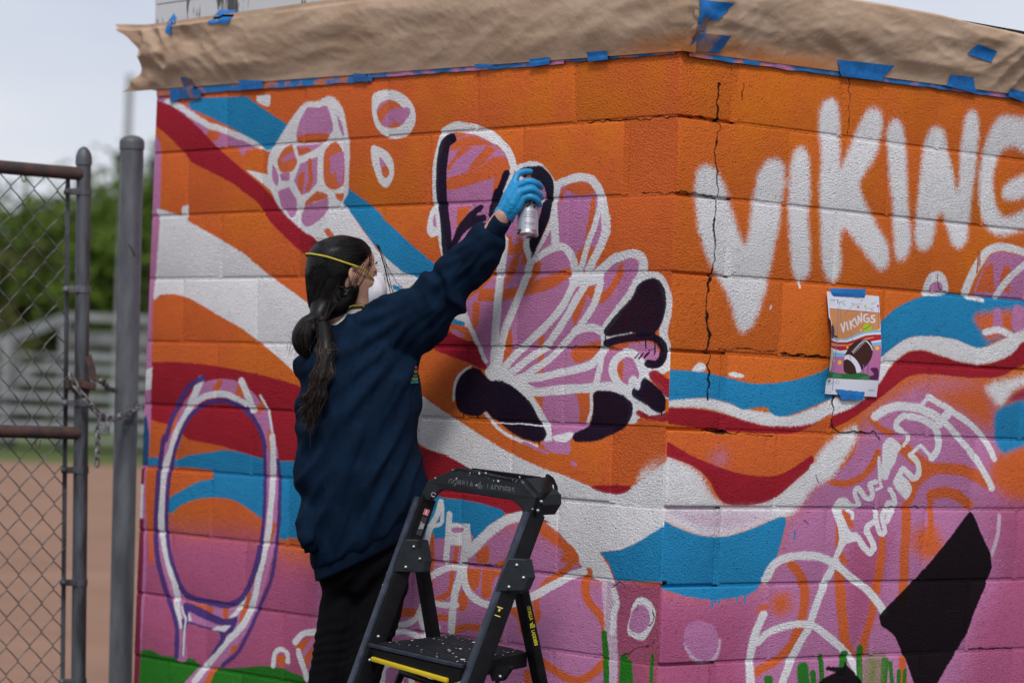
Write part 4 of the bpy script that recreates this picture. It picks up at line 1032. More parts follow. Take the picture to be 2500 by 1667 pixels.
chain([P(*Q(600, 1120), 9.08), P(*Q(650, 1120), 9.10), P(*Q(690, 1170), 9.2), P(*Q(740, 1185), 9.33)], 'chain', 'short length of chain between the rusted latch and the back of the thick post')
chain([P(*Q(640, 1370), 9.05), P(*Q(622, 1450), 9.05), P(*Q(622, 1568), 9.05), P(*Q(616, 1690), 9.05)], 'chain', 'free end of chain hanging straight down below the padlock')
pk = empty('padlock', P(*Q(655, 1480), 9.0), 'square grey padlock hanging from the chain between the gate and the thick post', 'padlock')
m_ = MB(); c = P(*Q(666, 1425), 9.02); m_.obox(c, RV * .0165, UV * .0205, FV * .009, .003); m_.build('lock_body', M_LOCK, pk, smooth=True)
sh = MB(); sh.tube([P(*Q(638, 1395), 9.02), P(*Q(636, 1350), 9.02), P(*Q(646, 1328), 9.02), P(*Q(664, 1325), 9.02), P(*Q(678, 1345), 9.02), P(*Q(682, 1395), 9.02)], .0034, 8); sh.build('shackle', M_GALV, pk, smooth=True)

# ------------------------------------------------------------------ far field: bleachers, pole, trees
M_ALU = pmat('bleacher_aluminium', (.27, .28, .28), rough=.6, metal=.2, var=.12, vscale=2)
M_DKF = pmat('bleacher_frame', (.14, .14, .14), rough=.7, var=.2, vscale=2)
bl = empty('bleacher', gpt(-7.5, 54), 'aluminium bleacher with guard rails across the infield behind the gate', 'bleacher')
def hz(px, z, d):  # point at picture column px, height z, depth d
    p = P(px, 940, d); return Vector((p.x, p.y, z))
D0 = 54.0
for k in range(6):
    z = .45 + .27 * k; d = D0 - 1.2 + k * .55
    x0, x1 = -330, 700
    MB().bar(hz(x0, z, d), hz(x1, z, d), (0, 0, 1), .06, .26, .01).build('seat_plank', M_ALU, bl)
    MB().bar(hz(x0, z - .22, d - .32), hz(x1, z - .22, d - .32), (0, 0, 1), .05, .24, .01).build('foot_plank', M_ALU, bl)
for px in (-200, -20, 165, 350, 540, 690):
    MB().bar(hz(px, 0, D0 - 1.4), hz(px, 1.8, D0 + 1.9), FH, .08, .08).build('stringer', M_DKF, bl)
    MB().bar(hz(px, 0, D0 + 1.9), hz(px, 2.62, D0 + 1.9), FH, .07, .07).build('guard_post', M_DKF, bl)
MB().bar(hz(160, 2.60, D0 + 1.9), hz(700, 2.60, D0 + 1.9), (0, 0, 1), .13, .07).build('guard_rail', M_ALU, bl)
MB().bar(hz(160, 2.18, D0 + 1.9), hz(700, 2.18, D0 + 1.9), (0, 0, 1), .26, .05).build('guard_rail', M_DKF, bl)
MB().bar(hz(160, 1.82, D0 + 1.9), hz(700, 1.82, D0 + 1.9), (0, 0, 1), .16, .05).build('guard_rail', M_ALU, bl)
MB().bar(hz(165, 2.60, D0 + 1.9), hz(-60, 1.82, D0 - .6), (0, 0, 1), .17, .07).build('guard_rail', M_ALU, bl)
MB().bar(hz(165, 1.75, D0 + 1.9), hz(-60, 1.05, D0 - .6), (0, 0, 1), .15, .07).build('guard_rail', M_ALU, bl)
MB().bar(hz(150, 0, D0 + 1.7), hz(150, 2.5, D0 + 1.7), RH, .12, .07).build('guard_post', M_ALU, bl)
MB().bar(hz(12, 0, D0), hz(12, 2.05, D0), RH, .14, .07).build('guard_post', M_ALU, bl)
MB().bar(hz(34, 0, D0 + .3), hz(34, 2.05, D0 + .3), RH, .14, .07).build('guard_post', M_DKF, bl)
lp = empty('light_pole', hz(286, 0, 72), 'tall thin pale pole standing up in front of the distant trees', 'pole')
MB().tube([hz(287, 0, 72), hz(287, 9.2, 72)], [.13, .09], 10).build('mast', M_ALU, lp)
M_LEAF = pmat('tree_leaves', (.11, .17, .018), rough=.8, col2=(.035, .065, .010), vscale=.9, spec=.2, c2pos=(.35, .65))
M_LEAF2 = pmat('tree_leaves_olive', (.12, .13, .035), rough=.8, col2=(.06, .065, .02), vscale=.6, spec=.2, c2pos=(.35, .65))
M_LEAF3 = pmat('conifer_needles', (.03, .07, .025), rough=.85, col2=(.018, .04, .015), vscale=.6, spec=.2)
M_BARK = pmat('bark', (.10, .075, .055), rough=.95, var=.3, vscale=3, bump=.02, bscale=12)
def tree(px, d, h, w, mat, label, seed, conifer=False, cnt=2600):
    r = random.Random(seed); base = hz(px, 0, d); root = empty('tree', base, label, 'tree', 'trees behind the bleachers')
    t = MB(); t.tube([base, base + Vector((0, 0, h * .3)), base + Vector((r.uniform(-.3, .3), r.uniform(-.3, .3), h * .8))], [w * .06, w * .045, w * .015], 8)
    limbs = []
    for i in range(7):
        z = h * (.22 + .08 * i); a = r.uniform(0, 2 * PI); e = base + Vector((math.cos(a) * w * .32, math.sin(a) * w * .32, z + h * .14)); limbs.append(e)
        t.tube([base + Vector((0, 0, z)), e], [w * .022, w * .008], 6)
    t.build('trunk', M_BARK, root)
    v, f = [], []; cl = []
    for i in range(34):
        if conifer: zz = r.random() ** 1.1; rr = w * .5 * (1 - zz) + .1; z = h * (.08 + .92 * zz)
        else: zz = r.random(); z = h * (.12 + .80 * zz); rr = w * .5 * math.sin(PI * (.12 + .80 * zz)) ** .6
        a = r.uniform(0, 2 * PI); q = rr * r.uniform(.35, 1); cl.append((base + Vector((math.cos(a) * q, math.sin(a) * q, z)), w * (.07 if conifer else r.uniform(.10, .17))))
    for i in range(cnt):
        c, cr_ = cl[i % len(cl)]; p = c + Vector((r.gauss(0, 1), r.gauss(0, 1), r.gauss(0, .8))) * cr_ * .8
        s = r.uniform(.09, .2) * (w / 6) ** .5; n = Vector((r.gauss(0, 1), r.gauss(0, 1), r.gauss(0, 1) + .6)).normalized(); u_ = n.orthogonal().normalized(); w_ = n.cross(u_); a = r.uniform(0, PI)
        u2 = u_ * math.cos(a) + w_ * math.sin(a); w2 = n.cross(u2); k = len(v); v += [p - u2 * s, p + w2 * s * .6, p + u2 * s, p - w2 * s * .6]; f.append((k, k + 1, k + 2, k + 3))
    tag(link('crown', mesh('crown', v, f), mat, root), kind='stuff')
TL = [(-150, 84, 4.6, 7.5, M_LEAF2, 'low olive tree half out of the picture beyond the gate', 1), (-20, 80, 5.0, 6.0, M_LEAF2, 'low olive-brown tree behind the gate mesh, nearest the picture edge', 2),
      (75, 88, 6.4, 7.0, M_LEAF, 'rounded green tree seen through the upper gate mesh', 3), (165, 82, 6.6, 6.5, M_LEAF, 'green tree behind the gate stile', 4),
      (245, 86, 6.9, 6.5, M_LEAF, 'bright green tree filling the gap between the gate stile and the thick post', 5), (345, 80, 7.3, 6.0, M_LEAF, 'green tree in the slot between the thick post and the wall', 6),
      (450, 84, 7.6, 8.0, M_LEAF, 'green tree hidden mostly by the painted wall', 7)]
for px, d, h, w, mt, lb, sd_ in TL: tree(px, d, h, w, mt, lb, sd_, cnt=5200)
tree(290, 92, 8.6, 3.0, M_LEAF3, 'narrow dark conifer poking above the green trees beside the pole', 21, True, 2200)
tree(372, 90, 8.9, 3.2, M_LEAF3, 'narrow dark conifer just left of the painted wall edge', 22, True, 2200)
hb = MB(); rr = random.Random(3)
v, f = [], []
for i in range(9000):
    p = hz(rr.uniform(-900, 1500), 0, rr.uniform(96, 104)) + Vector((0, 0, abs(rr.gauss(0, 1.6)) + .1)); s = rr.uniform(.2, .42); a = rr.uniform(0, PI); n = Vector((rr.gauss(0, 1), rr.gauss(0, 1), rr.gauss(0, 1))).normalized(); u_ = n.orthogonal().normalized(); w_ = n.cross(u_)
    k = len(v); v += [p - u_ * s, p + w_ * s * .6, p + u_ * s, p - w_ * s * .6]; f.append((k, k + 1, k + 2, k + 3))
tag(link('far_hedge', mesh('far_hedge', v, f), M_LEAF3), 'dark green hedge mass behind the field trees', 'hedge', kind='stuff')
# ------------------------------------------------------------------ the painter
from mathutils.bvhtree import BVHTree
def remesh(mb, voxel, smooth=6, name='m'):
    """fuse overlapping shapes into one continuous skin"""
    me = mesh(name, mb.v, mb.f); b = bmesh.new(); b.from_mesh(me); bmesh.ops.recalc_face_normals(b, faces=b.faces[:]); b.to_mesh(me); b.free()
    o = bpy.data.objects.new(name, me); COL.objects.link(o)
    r = o.modifiers.new('r', 'REMESH'); r.mode = 'VOXEL'; r.voxel_size = voxel
    if smooth:
        s_ = o.modifiers.new('s', 'SMOOTH'); s_.iterations = smooth; s_.factor = .5
    dg = bpy.context.evaluated_depsgraph_get(); dg.update()
    out = bpy.data.meshes.new_from_object(o.evaluated_get(dg)); bpy.data.objects.remove(o); bpy.data.meshes.remove(me); out.name = name
    return out
def loft(mb, rings, n=28, power=2.3, sub=5):
    """rings: (px, py, depth, ax, ay, b): centre, half vector in picture pixels, half thickness in metres"""
    R = np.array(rings, float); k = len(R); rows = []
    S = spline(R, False, step=1e-3) if False else None
    ts = np.linspace(0, k - 1, (k - 1) * sub + 1)
    def cub(t):
        i = min(int(t), k - 2); f = t - i; p1, p2 = R[i], R[i + 1]; p0 = R[i - 1] if i else 2 * p1 - p2; p3 = R[i + 2] if i + 2 < k else 2 * p2 - p1
        return .5 * ((2 * p1) + (-p0 + p2) * f + (2 * p0 - 5 * p1 + 4 * p2 - p3) * f * f + (-p0 + 3 * p1 - 3 * p2 + p3) * f ** 3)
    for t in ts:
        cx, cy, d, ax, ay, b_ = cub(t); c = P(cx, cy, d); A = P(cx + ax, cy + ay, d) - c; B = FV * b_; row = []
        for i in range(n):
            a = 2 * PI * i / n; ca, sa = math.cos(a), math.sin(a)
            row.append(c + A * math.copysign(abs(ca) ** (2 / power), ca) + B * math.copysign(abs(sa) ** (2 / power), sa))
        rows.append(row)
    v, f = from_grid(rows, closed_v=True); f.append(tuple(range(n))); f.append(tuple((len(rows) - 1) * n + i for i in range(n))[::-1]); mb.add((v, f))
def limb(mb, pts, n=18):
    """pts: (px, py, depth, radius in pixels)"""
    R = np.array(pts, float); k = len(R); path, rad = [], []
    for t in np.linspace(0, k - 1, (k - 1) * 6 + 1):
        i = min(int(t), k - 2); f = t - i; p1, p2 = R[i], R[i + 1]; p0 = R[i - 1] if i else 2 * p1 - p2; p3 = R[i + 2] if i + 2 < k else 2 * p2 - p1
        q = .5 * ((2 * p1) + (-p0 + p2) * f + (2 * p0 - 5 * p1 + 4 * p2 - p3) * f * f + (-p0 + 3 * p1 - 3 * p2 + p3) * f ** 3)
        path.append(P(*q[:3])); rad.append(q[3] * q[2] / FPX)
    mb.tube(path, rad, n); mb.ball(path[0], rad[0], 14); mb.ball(path[-1], rad[-1], 14)
def skinmat(name, col):
    m, nt, bs = mat_new(name); bs.inputs['Base Color'].default_value = (*col, 1); bs.inputs['Roughness'].default_value = .5
    bs.inputs['Subsurface Weight'].default_value = .15; bs.inputs['Subsurface Radius'].default_value = (.012, .005, .003); bs.inputs['Specular IOR Level'].default_value = .35; return m
M_SKIN = skinmat('skin', (.46, .255, .185))
def cloth(name, col, bump=.0012, scale=260, rough=.9, sheen=.25, var=.15):
    m = pmat(name, col, rough=rough, var=var, vscale=14, bump=bump, bscale=scale, spec=.15); b = m.node_tree.nodes['Principled BSDF']
    b.inputs['Sheen Weight'].default_value = sheen; b.inputs['Sheen Roughness'].default_value = .5; return m
M_NAVY = cloth('navy_fleece', (.0050, .0145, .034), sheen=.0)
M_NAVY.node_tree.nodes['Principled BSDF'].inputs['Specular IOR Level'].default_value = .06
M_LEG = cloth('black_leggings', (.004, .004, .005), bump=.0005, sheen=.0)
M_LEG.node_tree.nodes['Principled BSDF'].inputs['Specular IOR Level'].default_value = .08
M_HAIR = pmat('black_hair', (.005, .004, .004), rough=.42, var=.3, vscale=40, spec=.22)
M_HAIRB = pmat('brown_hair_ends', (.050, .026, .018), rough=.48, var=.3, vscale=40, spec=.4)
M_GLOVE = pmat('blue_nitrile', (.012, .27, .56), rough=.42, var=.08, vscale=60, bump=.0012, bscale=90, spec=.4)
M_MASK = pmat('white_mask', (.74, .74, .80), rough=.85, var=.03, vscale=60, bump=.0003, bscale=400)
M_YEL = pmat('yellow_elastic', (.42, .35, .02), rough=.6, var=.1, vscale=200, bump=.0004, bscale=600)
M_SHIRT = cloth('white_shirt', (.62, .60, .56), sheen=0)
M_SHOE = pmat('shoe_black', (.02, .02, .022), rough=.6)

person = empty('person', (0, 0, 0), 'person in navy sweatshirt and white face mask reaching up with a spray can', 'person')
foot_c = P(820, 1600, 7.9); person.location = (foot_c.x, foot_c.y, 0)
# head frame: f forward, u up, r the side turned to the camera
ya = math.radians(21); hf = RH * math.cos(ya) + FH * math.sin(ya); hu = (Vector((0, 0, 1)) - RH * .035 - hf * .05).normalized(); hf = (hf - hu * hf.dot(hu)).normalized(); hr = hf.cross(hu)
HC = P(843, 677, 7.87); HS = .93
def H(x, y, z): return HC + (hf * x + hr * y + hu * z) * HS      # y positive towards the camera side
def hloft(mb, rows_, n=26, power=2.15):
    g_ = []
    R = np.array(rows_, float)
    for t in np.linspace(0, len(R) - 1, (len(R) - 1) * 4 + 1):
        i = min(int(t), len(R) - 2); f = t - i; f2 = f * f * (3 - 2 * f) * .35 + f * .65; z, fx, bx, w = R[i] * (1 - f2) + R[i + 1] * f2
        c, a_ = (fx + bx) / 2, (fx - bx) / 2
        g_.append([H(c + a_ * math.copysign(abs(math.cos(q)) ** (2 / power), math.cos(q)), w * math.copysign(abs(math.sin(q)) ** (2 / power), math.sin(q)), z) for q in [2 * PI * k / n for k in range(n)]])
    v, f = from_grid(g_, closed_v=True); f.append(tuple(range(n))); f.append(tuple((len(g_) - 1) * n + i for i in range(n))[::-1]); mb.add((v, f))
body = MB()
hloft(body, [(-.112, .078, .035, .018), (-.100, .090, .0, .036), (-.075, .093, -.03, .050), (-.05, .092, -.045, .058), (-.02, .092, -.07, .066), (.015, .086, -.092, .071), (.035, .090, -.098, .074), (.06, .090, -.10, .075), (.085, .076, -.092, .068), (.108, .045, -.06, .045), (.12, .0, -.02, .01)])
body.tube([H(.083, 0, .018), H(.104, 0, -.018), H(.112, 0, -.034)], [.009, .0115, .012], 10); body.ball(H(.108, 0, -.034), .0125, 10); body.ball(H(.098, .011, -.036), .008, 8); body.ball(H(.098, -.011, -.036), .008, 8)
for s in (1, -1):
    body.ball(H(.078, s * .031, .016), .0135, 10)                       # eyelids
    body.ball(H(.058, s * .040, -.022), .018, 10)                       # cheek
    body.tube([H(.012, s * .073, .026), H(-.006, s * .081, .024), H(-.012, s * .083, .002), H(-.004, s * .078, -.022), H(.008, s * .072, -.033)], [.0045, .006, .006, .0055, .0065], 8)   # ear rim
    body.ball(H(.004, s * .071, -.004), .013, 8)
    body.tube([H(.03, s * .040, -.075), H(.065, s * .028, -.098)], [.016, .013], 8)
body.tube([H(.088, 0, -.070), H(.094, 0, -.066)], .012, 10)
body.tube([H(-.028, 0, -.03), H(-.045, 0, -.10), P(838, 800, 7.93)], [.052, .049, .060], 18)      # neck
def unit_limb(pts): limb(body, pts)
for rg in ([(845, 790, 7.92, 60, -8, .06), (868, 830, 7.9, 95, -8, .09), (872, 950, 7.88, 112, -4, .10), (880, 1060, 7.87, 100, -8, .095), (888, 1180, 7.87, 112, -10, .11), (890, 1300, 7.88, 118, -10, .12), (888, 1380, 7.89, 100, 0, .11)],):
    loft(body, rg)
unit_limb([(950, 810, 7.84, 55), (1040, 755, 7.78, 46), (1118, 680, 7.73, 40), (1165, 622, 7.68, 34), (1205, 562, 7.645, 25), (1226, 528, 7.635, 22)])     # raised arm
unit_limb([(785, 850, 7.86, 40), (768, 950, 7.85, 30), (764, 1080, 7.845, 28), (768, 1190, 7.83, 23), (768, 1270, 7.81, 17)])                               # hanging arm
# the hanging hand, slightly curled inside the cuff
bx = P(764, 1318, 7.77); unit_limb([(768, 1270, 7.81, 15), (790, 1300, 7.82, 16)])
for q in range(4):
    x0 = 780 + q * 8.5; unit_limb([(x0, 1300, 7.81 + q * .006, 8), (x0 + 4, 1324, 7.81 + q * .006, 7), (x0 + 9, 1340 - abs(q - 1.4) * 3, 7.82 + q * .006, 6.5), (x0 + 16, 1348 - abs(q - 1.4) * 4, 7.83 + q * .006, 6)])
unit_limb([(790, 1290, 7.80, 9), (806, 1308, 7.795, 8), (812, 1322, 7.80, 7)])
L1 = [(846, 1375, 7.88, 64), (834, 1470, 7.88, 54), (814, 1570, 7.87, 48), (796, 1667, 7.87, 45), (786, 1760, 7.90, 44), (778, 1880, 7.94, 34), (776, 2010, 7.97, 25), (776, 2060, 7.97, 27)]
L2 = [(940, 1365, 7.88, 68), (924, 1480, 7.86, 60), (902, 1575, 7.84, 51), (880, 1667, 7.83, 46), (874, 1770, 7.86, 45), (868, 1890, 7.92, 34), (866, 2010, 7.96, 25), (866, 2060, 7.96, 27)]
unit_limb([(p[0], p[1], p[2], p[3] * .9) for p in L1]); unit_limb([(p[0], p[1], p[2], p[3] * .9) for p in L2])
bm_ = remesh(body, .0055, 5, 'body'); link('body', bm_, M_SKIN, person, smooth=True)

# leggings with wrinkles at the knee
lg = MB(); limb(lg, L1); limb(lg, L2); loft(lg, [(890, 1270, 7.88, 112, -25, .115), (890, 1340, 7.88, 116, -15, .125), (888, 1400, 7.885, 104, -5, .118), (886, 1440, 7.885, 80, 0, .09)])
me = remesh(lg, .007, 6, 'leggings')
NR = [v.normal.copy() for v in me.vertices]
for v, nr in zip(me.vertices, NR):
    d = (v.co - CAM); dep = d.dot(FV); py = 833.5 - d.dot(UV) / dep * FPX; px = 1250 + d.dot(RV) / dep * FPX
    k = math.exp(-((py - 1580) / 60) ** 2); k2 = math.exp(-((py - 1420) / 60) ** 2)
    v.co += nr * (k * .0022 * math.sin(py * .25 + px * .05 + 7 * noise.noise(Vector((px * .014, py * .010, 0)))) + k2 * .004 * math.sin(py * .10 + px * .11) + .003 * noise.noise(Vector((px * .012, py * .03, 4))))
link('leggings', me, M_LEG, person, smooth=True)
for k, (x, y, d) in enumerate(((776, 2060, 7.97), (866, 2060, 7.96))):
    c = P(x, y, d); c.z = 0; s_ = MB(); fd = (hf * .75 + FH * .3).normalized(); sd_ = fd.cross(Vector((0, 0, 1))); rows = []
    for t, w, h in ((-.075, .028, .065), (-.05, .036, .085), (0, .036, .088), (.06, .040, .062), (.11, .043, .048), (.15, .034, .038), (.17, .012, .02)):
        rows.append([c + fd * t + sd_ * (w * math.cos(a)) + Vector((0, 0, max(0.002, h * .5 + h * .5 * math.sin(a)))) for a in [2 * PI * i / 16 for i in range(16)]])
    v, f = from_grid(rows, closed_v=True); f.append(tuple(range(16))); f.append(tuple(6 * 16 + i for i in range(16))[::-1]); s_.add((v, f)); s_.build('shoe', M_SHOE, person, smooth=True)

# sweatshirt
sw = MB()
loft(sw, [(848, 776, 7.905, 50, -8, .064), (857, 787, 7.895, 82, -18, .095), (872, 808, 7.885, 122, -24, .125), (882, 850, 7.875, 142, -16, .145), (876, 930, 7.86, 150, -5, .155), (873, 1030, 7.86, 145, -8, .160), (876, 1110, 7.86, 146, -15, .160), (884, 1190, 7.86, 149, -34, .158), (892, 1262, 7.86, 144, -52, .150), (894, 1318, 7.86, 128, -58, .134), (893, 1330, 7.86, 122, -58, .128)], n=40)
limb(sw, [(905, 845, 7.86, 92), (968, 808, 7.83, 86), (1022, 776, 7.80, 78), (1068, 730, 7.765, 66), (1108, 690, 7.735, 58), (1146, 646, 7.705, 55), (1174, 610, 7.68, 50), (1192, 585, 7.665, 42)], 24)
limb(sw, [(1150, 600, 7.69, 24), (1160, 585, 7.685, 25), (1176, 572, 7.68, 27)], 16)
limb(sw, [(790, 855, 7.87, 56), (768, 920, 7.86, 44), (764, 1010, 7.85, 41), (764, 1110, 7.84, 40), (770, 1200, 7.82, 36), (756, 1262, 7.79, 34), (752, 1300, 7.78, 29), (760, 1318, 7.78, 22)], 20)
limb(sw, [(866, 822, 7.87, 44), (930, 794, 7.85, 46), (990, 762, 7.81, 48)], 16)
me = remesh(sw, .0065, 9, 'sweatshirt')
def fold(px, py, v):
    # long pulls run from the raised shoulder towards the lower left; rolls bunch at the elbow and above the hem
    out = 0.0
    ang = math.atan2(py - 720, px - 1090); dist = math.hypot(px - 1090, py - 720)
    arm = 1 / (1 + math.exp(-(px - 1035 - (py - 830) * .6) / 18)) if py < 900 else 0
    body_ = 1 - arm
    w1 = math.sin(ang * 31 + 3.0 * noise.noise(Vector((px * .006, py * .004, 1)))) ; fade = min(1, max(0, (dist - 60) / 160)) * math.exp(-max(0, dist - 420) / 260)
    out += body_ * fade * .0100 * (abs(w1) ** .7 * (1 if w1 > 0 else -1)) * (.55 + .9 * noise.noise(Vector((px * .01, py * .003, 7))))
    ac, al = (px - 870) * .93 - (py - 1000) * -.36 * -1, 0
    q = noise.noise(Vector(((px + py * .42) * .020, (py - px * .3) * .0045, 2))); out += body_ * .012 * (1 - 2.4 * abs(q)) - body_ * .003
    q = noise.noise(Vector(((px + py * .30) * .045, py * .010, 12))); out += body_ * .0030 * (1 - 2 * abs(q))
    low = math.exp(-((py - 1255 + (px - 893) * .45) / 55) ** 2); out += low * .0045 * math.sin(px * .085 + 2.5 * noise.noise(Vector((px * .02, py * .01, 5))))
    if arm > 0:
        t = ((px - 1090) * .70 - (py - 705) * .71); c = (px - 1090) * .71 + (py - 705) * .70
        out += arm * (.0080 * math.sin(t * .085 + c * .05 + 3 * noise.noise(Vector((t * .02, c * .02, 3)))) * math.exp(-((t + 10) / 70) ** 2) + .0085 * (1 - 2.4 * abs(noise.noise(Vector((t * .012, c * .04, 8))))))
    if px < 790 and py > 900: out += .006 * math.sin(py * .050 + px * .05 + 3 * noise.noise(Vector((px * .02, py * .012, 6)))) * min(1, (py - 900) / 120)
    return out
NR = [v.normal.copy() for v in me.vertices]
for v, nr in zip(me.vertices, NR):
    d = (v.co - CAM); dep = d.dot(FV); px = 1250 + d.dot(RV) / dep * FPX; py = 833.5 - d.dot(UV) / dep * FPX
    v.co += nr * (fold(px, py, v) - .001)
sweat = link('sweatshirt', me, M_NAVY, person, smooth=True)
M_RIB = cloth('navy_rib', (.0055, .014, .032), sheen=.0); M_RIB.node_tree.nodes['Principled BSDF'].inputs['Specular IOR Level'].default_value = .06
wb = MB(); loft(wb, [(894, 1306, 7.86, 134, -60, .138), (893, 1334, 7.86, 124, -59, .130), (891, 1356, 7.86, 119, -58, .122), (890, 1362, 7.86, 112, -55, .116)], n=90, sub=4)
me = mesh('waistband', wb.v, wb.f)
for v in me.vertices:
    d = v.co - P(890, 1335, 7.86); a = math.atan2(d.dot(FV), d.dot(RV)); v.co += (RV * math.cos(a) + FV * math.sin(a)) * .0022 * math.sin(a * 4 + 1)
link('waistband', me, M_RIB, sweat, smooth=True)
cf = MB(); ca, cb = P(1190, 588, 7.665), P(1228, 534, 7.632)
cf.tube([ca, ca.lerp(cb, .15), ca.lerp(cb, .5), ca.lerp(cb, .9), cb, cb.lerp(ca, .06)], [.036, .0375, .035, .0322, .031, .026], 30, squash=(1, .85), up=FV, cap=False)
link('cuff', mesh('cuff', cf.v, cf.f), M_RIB, sweat, smooth=True)
cf = MB(); ca, cb = P(758, 1300, 7.78), P(766, 1346, 7.775); cf.tube([ca, ca.lerp(cb, .3), cb, cb.lerp(ca, .1)], [.030, .028, .025, .020], 24, cap=False); link('cuff', mesh('cuff', cf.v, cf.f), M_RIB, sweat, smooth=True)
# collar of the shirt underneath and the neck rib
co = MB(); co.tube([P(848, 792, 7.89), P(850, 768, 7.885), P(849, 758, 7.885)], [.078, .064, .056], 30, squash=(1, 1.1), up=FV, cap=False); link('shirt_collar', mesh('shirt_collar', co.v, co.f), M_SHIRT, person, smooth=True)
# print on the chest, just turning into view at the side seam
bvh = BVHTree.FromObject(sweat, bpy.context.evaluated_depsgraph_get()) if False else BVHTree.FromPolygons([v.co.copy() for v in sweat.data.vertices], [tuple(p.vertices) for p in sweat.data.polygons])
def on_cloth(px, py, lift=.002):
    d = (P(px, py, 1) - CAM).normalized(); hit, nrm, _, _ = bvh.ray_cast(CAM, d, 20)
    if hit is None:
        hit, nrm, _, _ = bvh.find_nearest(P(px, py, 7.86))
    return hit + nrm * lift
for k, (cl_, y0) in enumerate((((.55, .10, .25), 893), ((.50, .46, .05), 903), ((.02, .30, .38), 913), ((.50, .46, .05), 921), ((.02, .30, .38), 929))):
    mm_ = pmat('print_%d' % k, cl_, rough=.7); w = 5 + k * 3.4
    rows = [[on_cloth(1017 + k * .6 - w + w * i / 5, y0 + j * 2.2 + (5 - i) * 0.1, .0022) for j in range(4)] for i in range(6)]
    link('chest_print', mesh('chest_print', *from_grid(rows)), mm_, sweat, smooth=True)

# hair: cap, gathered bun loop, hanging tail, strands
hr_ = MB()
hloft(hr_, [(-.116, -.050, -.108, .036), (-.095, -.030, -.112, .054), (-.065, -.012, -.114, .068), (-.030, -.006, -.116, .076), (.0, .010, -.118, .0805), (.018, .040, -.119, .083), (.036, .066, -.119, .084), (.06, .083, -.115, .083), (.085, .079, -.105, .076), (.108, .056, -.082, .056), (.122, .025, -.045, .030), (.127, .0, -.02, .008)], 30)
TIE = P(778, 768, 7.80)
hr_.tube([H(-.07, .01, -.06), H(-.088, .01, -.095), TIE], [.042, .030, .018], 16)
limb(hr_, [(772, 776, 7.79, 14), (752, 792, 7.785, 24), (740, 822, 7.775, 29), (744, 850, 7.772, 24), (756, 868, 7.775, 12)], 16)
limb(hr_, [(776, 770, 7.79, 16), (790, 800, 7.765, 20), (796, 850, 7.725, 22), (790, 905, 7.705, 22), (776, 955, 7.70, 18), (760, 1000, 7.70, 9)], 14)
limb(hr_, [(866, 704, 7.82, 13), (850, 722, 7.83, 26), (822, 742, 7.83, 34), (796, 758, 7.82, 28), (776, 770, 7.80, 20)], 16)
limb(hr_, [(800, 720, 7.84, 50), (790, 750, 7.82, 36), (776, 772, 7.795, 22)], 16)
hme = remesh(hr_, .0045, 12, 'hair'); hair = link('hair', hme, M_HAIR, person, smooth=True)
hb = BVHTree.FromPolygons([v.co.copy() for v in hme.vertices], [tuple(p.vertices) for p in hme.polygons])
st = MB(); stb = MB(); r_ = random.Random(9)
def strand(mb, pts, r0=.0006, snap=True, lift=.0012):
    out = []
    P_ = [Vector(p) for p in pts]
    for i in range(len(P_) - 1):
        for j in range(5):
            q = P_[i].lerp(P_[i + 1], j / 5)
            if snap:
                h, n_, _, dd = hb.find_nearest(q)
                if h is not None: q = h + n_ * lift
            out.append(q)
    out.append(P_[-1] if not snap else (hb.find_nearest(P_[-1])[0] + hb.find_nearest(P_[-1])[1] * lift))
    mb.tube(out, [r0] * (len(out) - 1) + [r0 * .3], 3, cap=False)
for i in range(620):
    y = r_.uniform(-.082, .082); x = r_.uniform(.05, .082); z = r_.uniform(.03, .115); s = 1 if y > 0 else -1
    a0 = H(x * (1 - abs(y) * 3), y, z); a1 = H(.0 + r_.uniform(-.03, .03), s * (.075 - abs(y) * .1) * (1 - max(0, z - .06) * 7), z * .75 + .012); a2 = H(-.07, s * .055 * (abs(y) / .08), z * .2 - .01); a3 = H(-.088, .008 + y * .15, -.085)
    strand(st, [a0, a1, a2, a3], .0007, True, r_.uniform(.0004, .0022))
for i in range(260):   # sweep from the ear and the nape into the tie
    q = r_.random(); a0 = P(862 - 22 * q + r_.uniform(-3, 3), 700 + 26 * q + r_.uniform(-14, 10), 7.74); a1 = P(832 - 12 * q + r_.uniform(-4, 4), 726 + 20 * q + r_.uniform(-12, 8), 7.74); a2 = P(800 + r_.uniform(-5, 5), 752 + r_.uniform(-16, 14), 7.74); a3 = P(778 + r_.uniform(-6, 6), 772 + r_.uniform(-10, 10), 7.75)
    strand(stb if i % 9 == 0 else st, [a0, a1, a2, a3], .0008, True, r_.uniform(.0004, .0026))
for i in range(520):   # tail
    o = [Vector((r_.gauss(0, 1), r_.gauss(0, 1), r_.gauss(0, 1))) for _ in range(2)]
    pts = [TIE, P(790 + r_.gauss(0, 5), 805, 7.752), P(796 + r_.gauss(0, 11), 855, 7.705), P(786 + r_.gauss(0, 13), 915, 7.688), P(771 + r_.gauss(0, 13), 970, 7.686), P(754 + r_.gauss(0, 13), 1008 + r_.gauss(0, 24), 7.690)]
    strand(stb if i % 5 < 2 else st, [p - FV * r_.uniform(0, .012) for p in pts], .0008, False)
for i in range(230):   # loop
    q = r_.uniform(-1, 1); top = P(770 + r_.uniform(-6, 4), 776, 7.765); pts = [top, P(752 + q * 14 - 4, 790, 7.755), P(738 + q * 24, 822, 7.745), P(744 + q * 18, 852, 7.748), P(757 + q * 6, 872 + r_.uniform(-5, 8), 7.76)]
    strand(stb if i % 5 == 0 else st, pts, .0007, True, r_.uniform(.0006, .003))
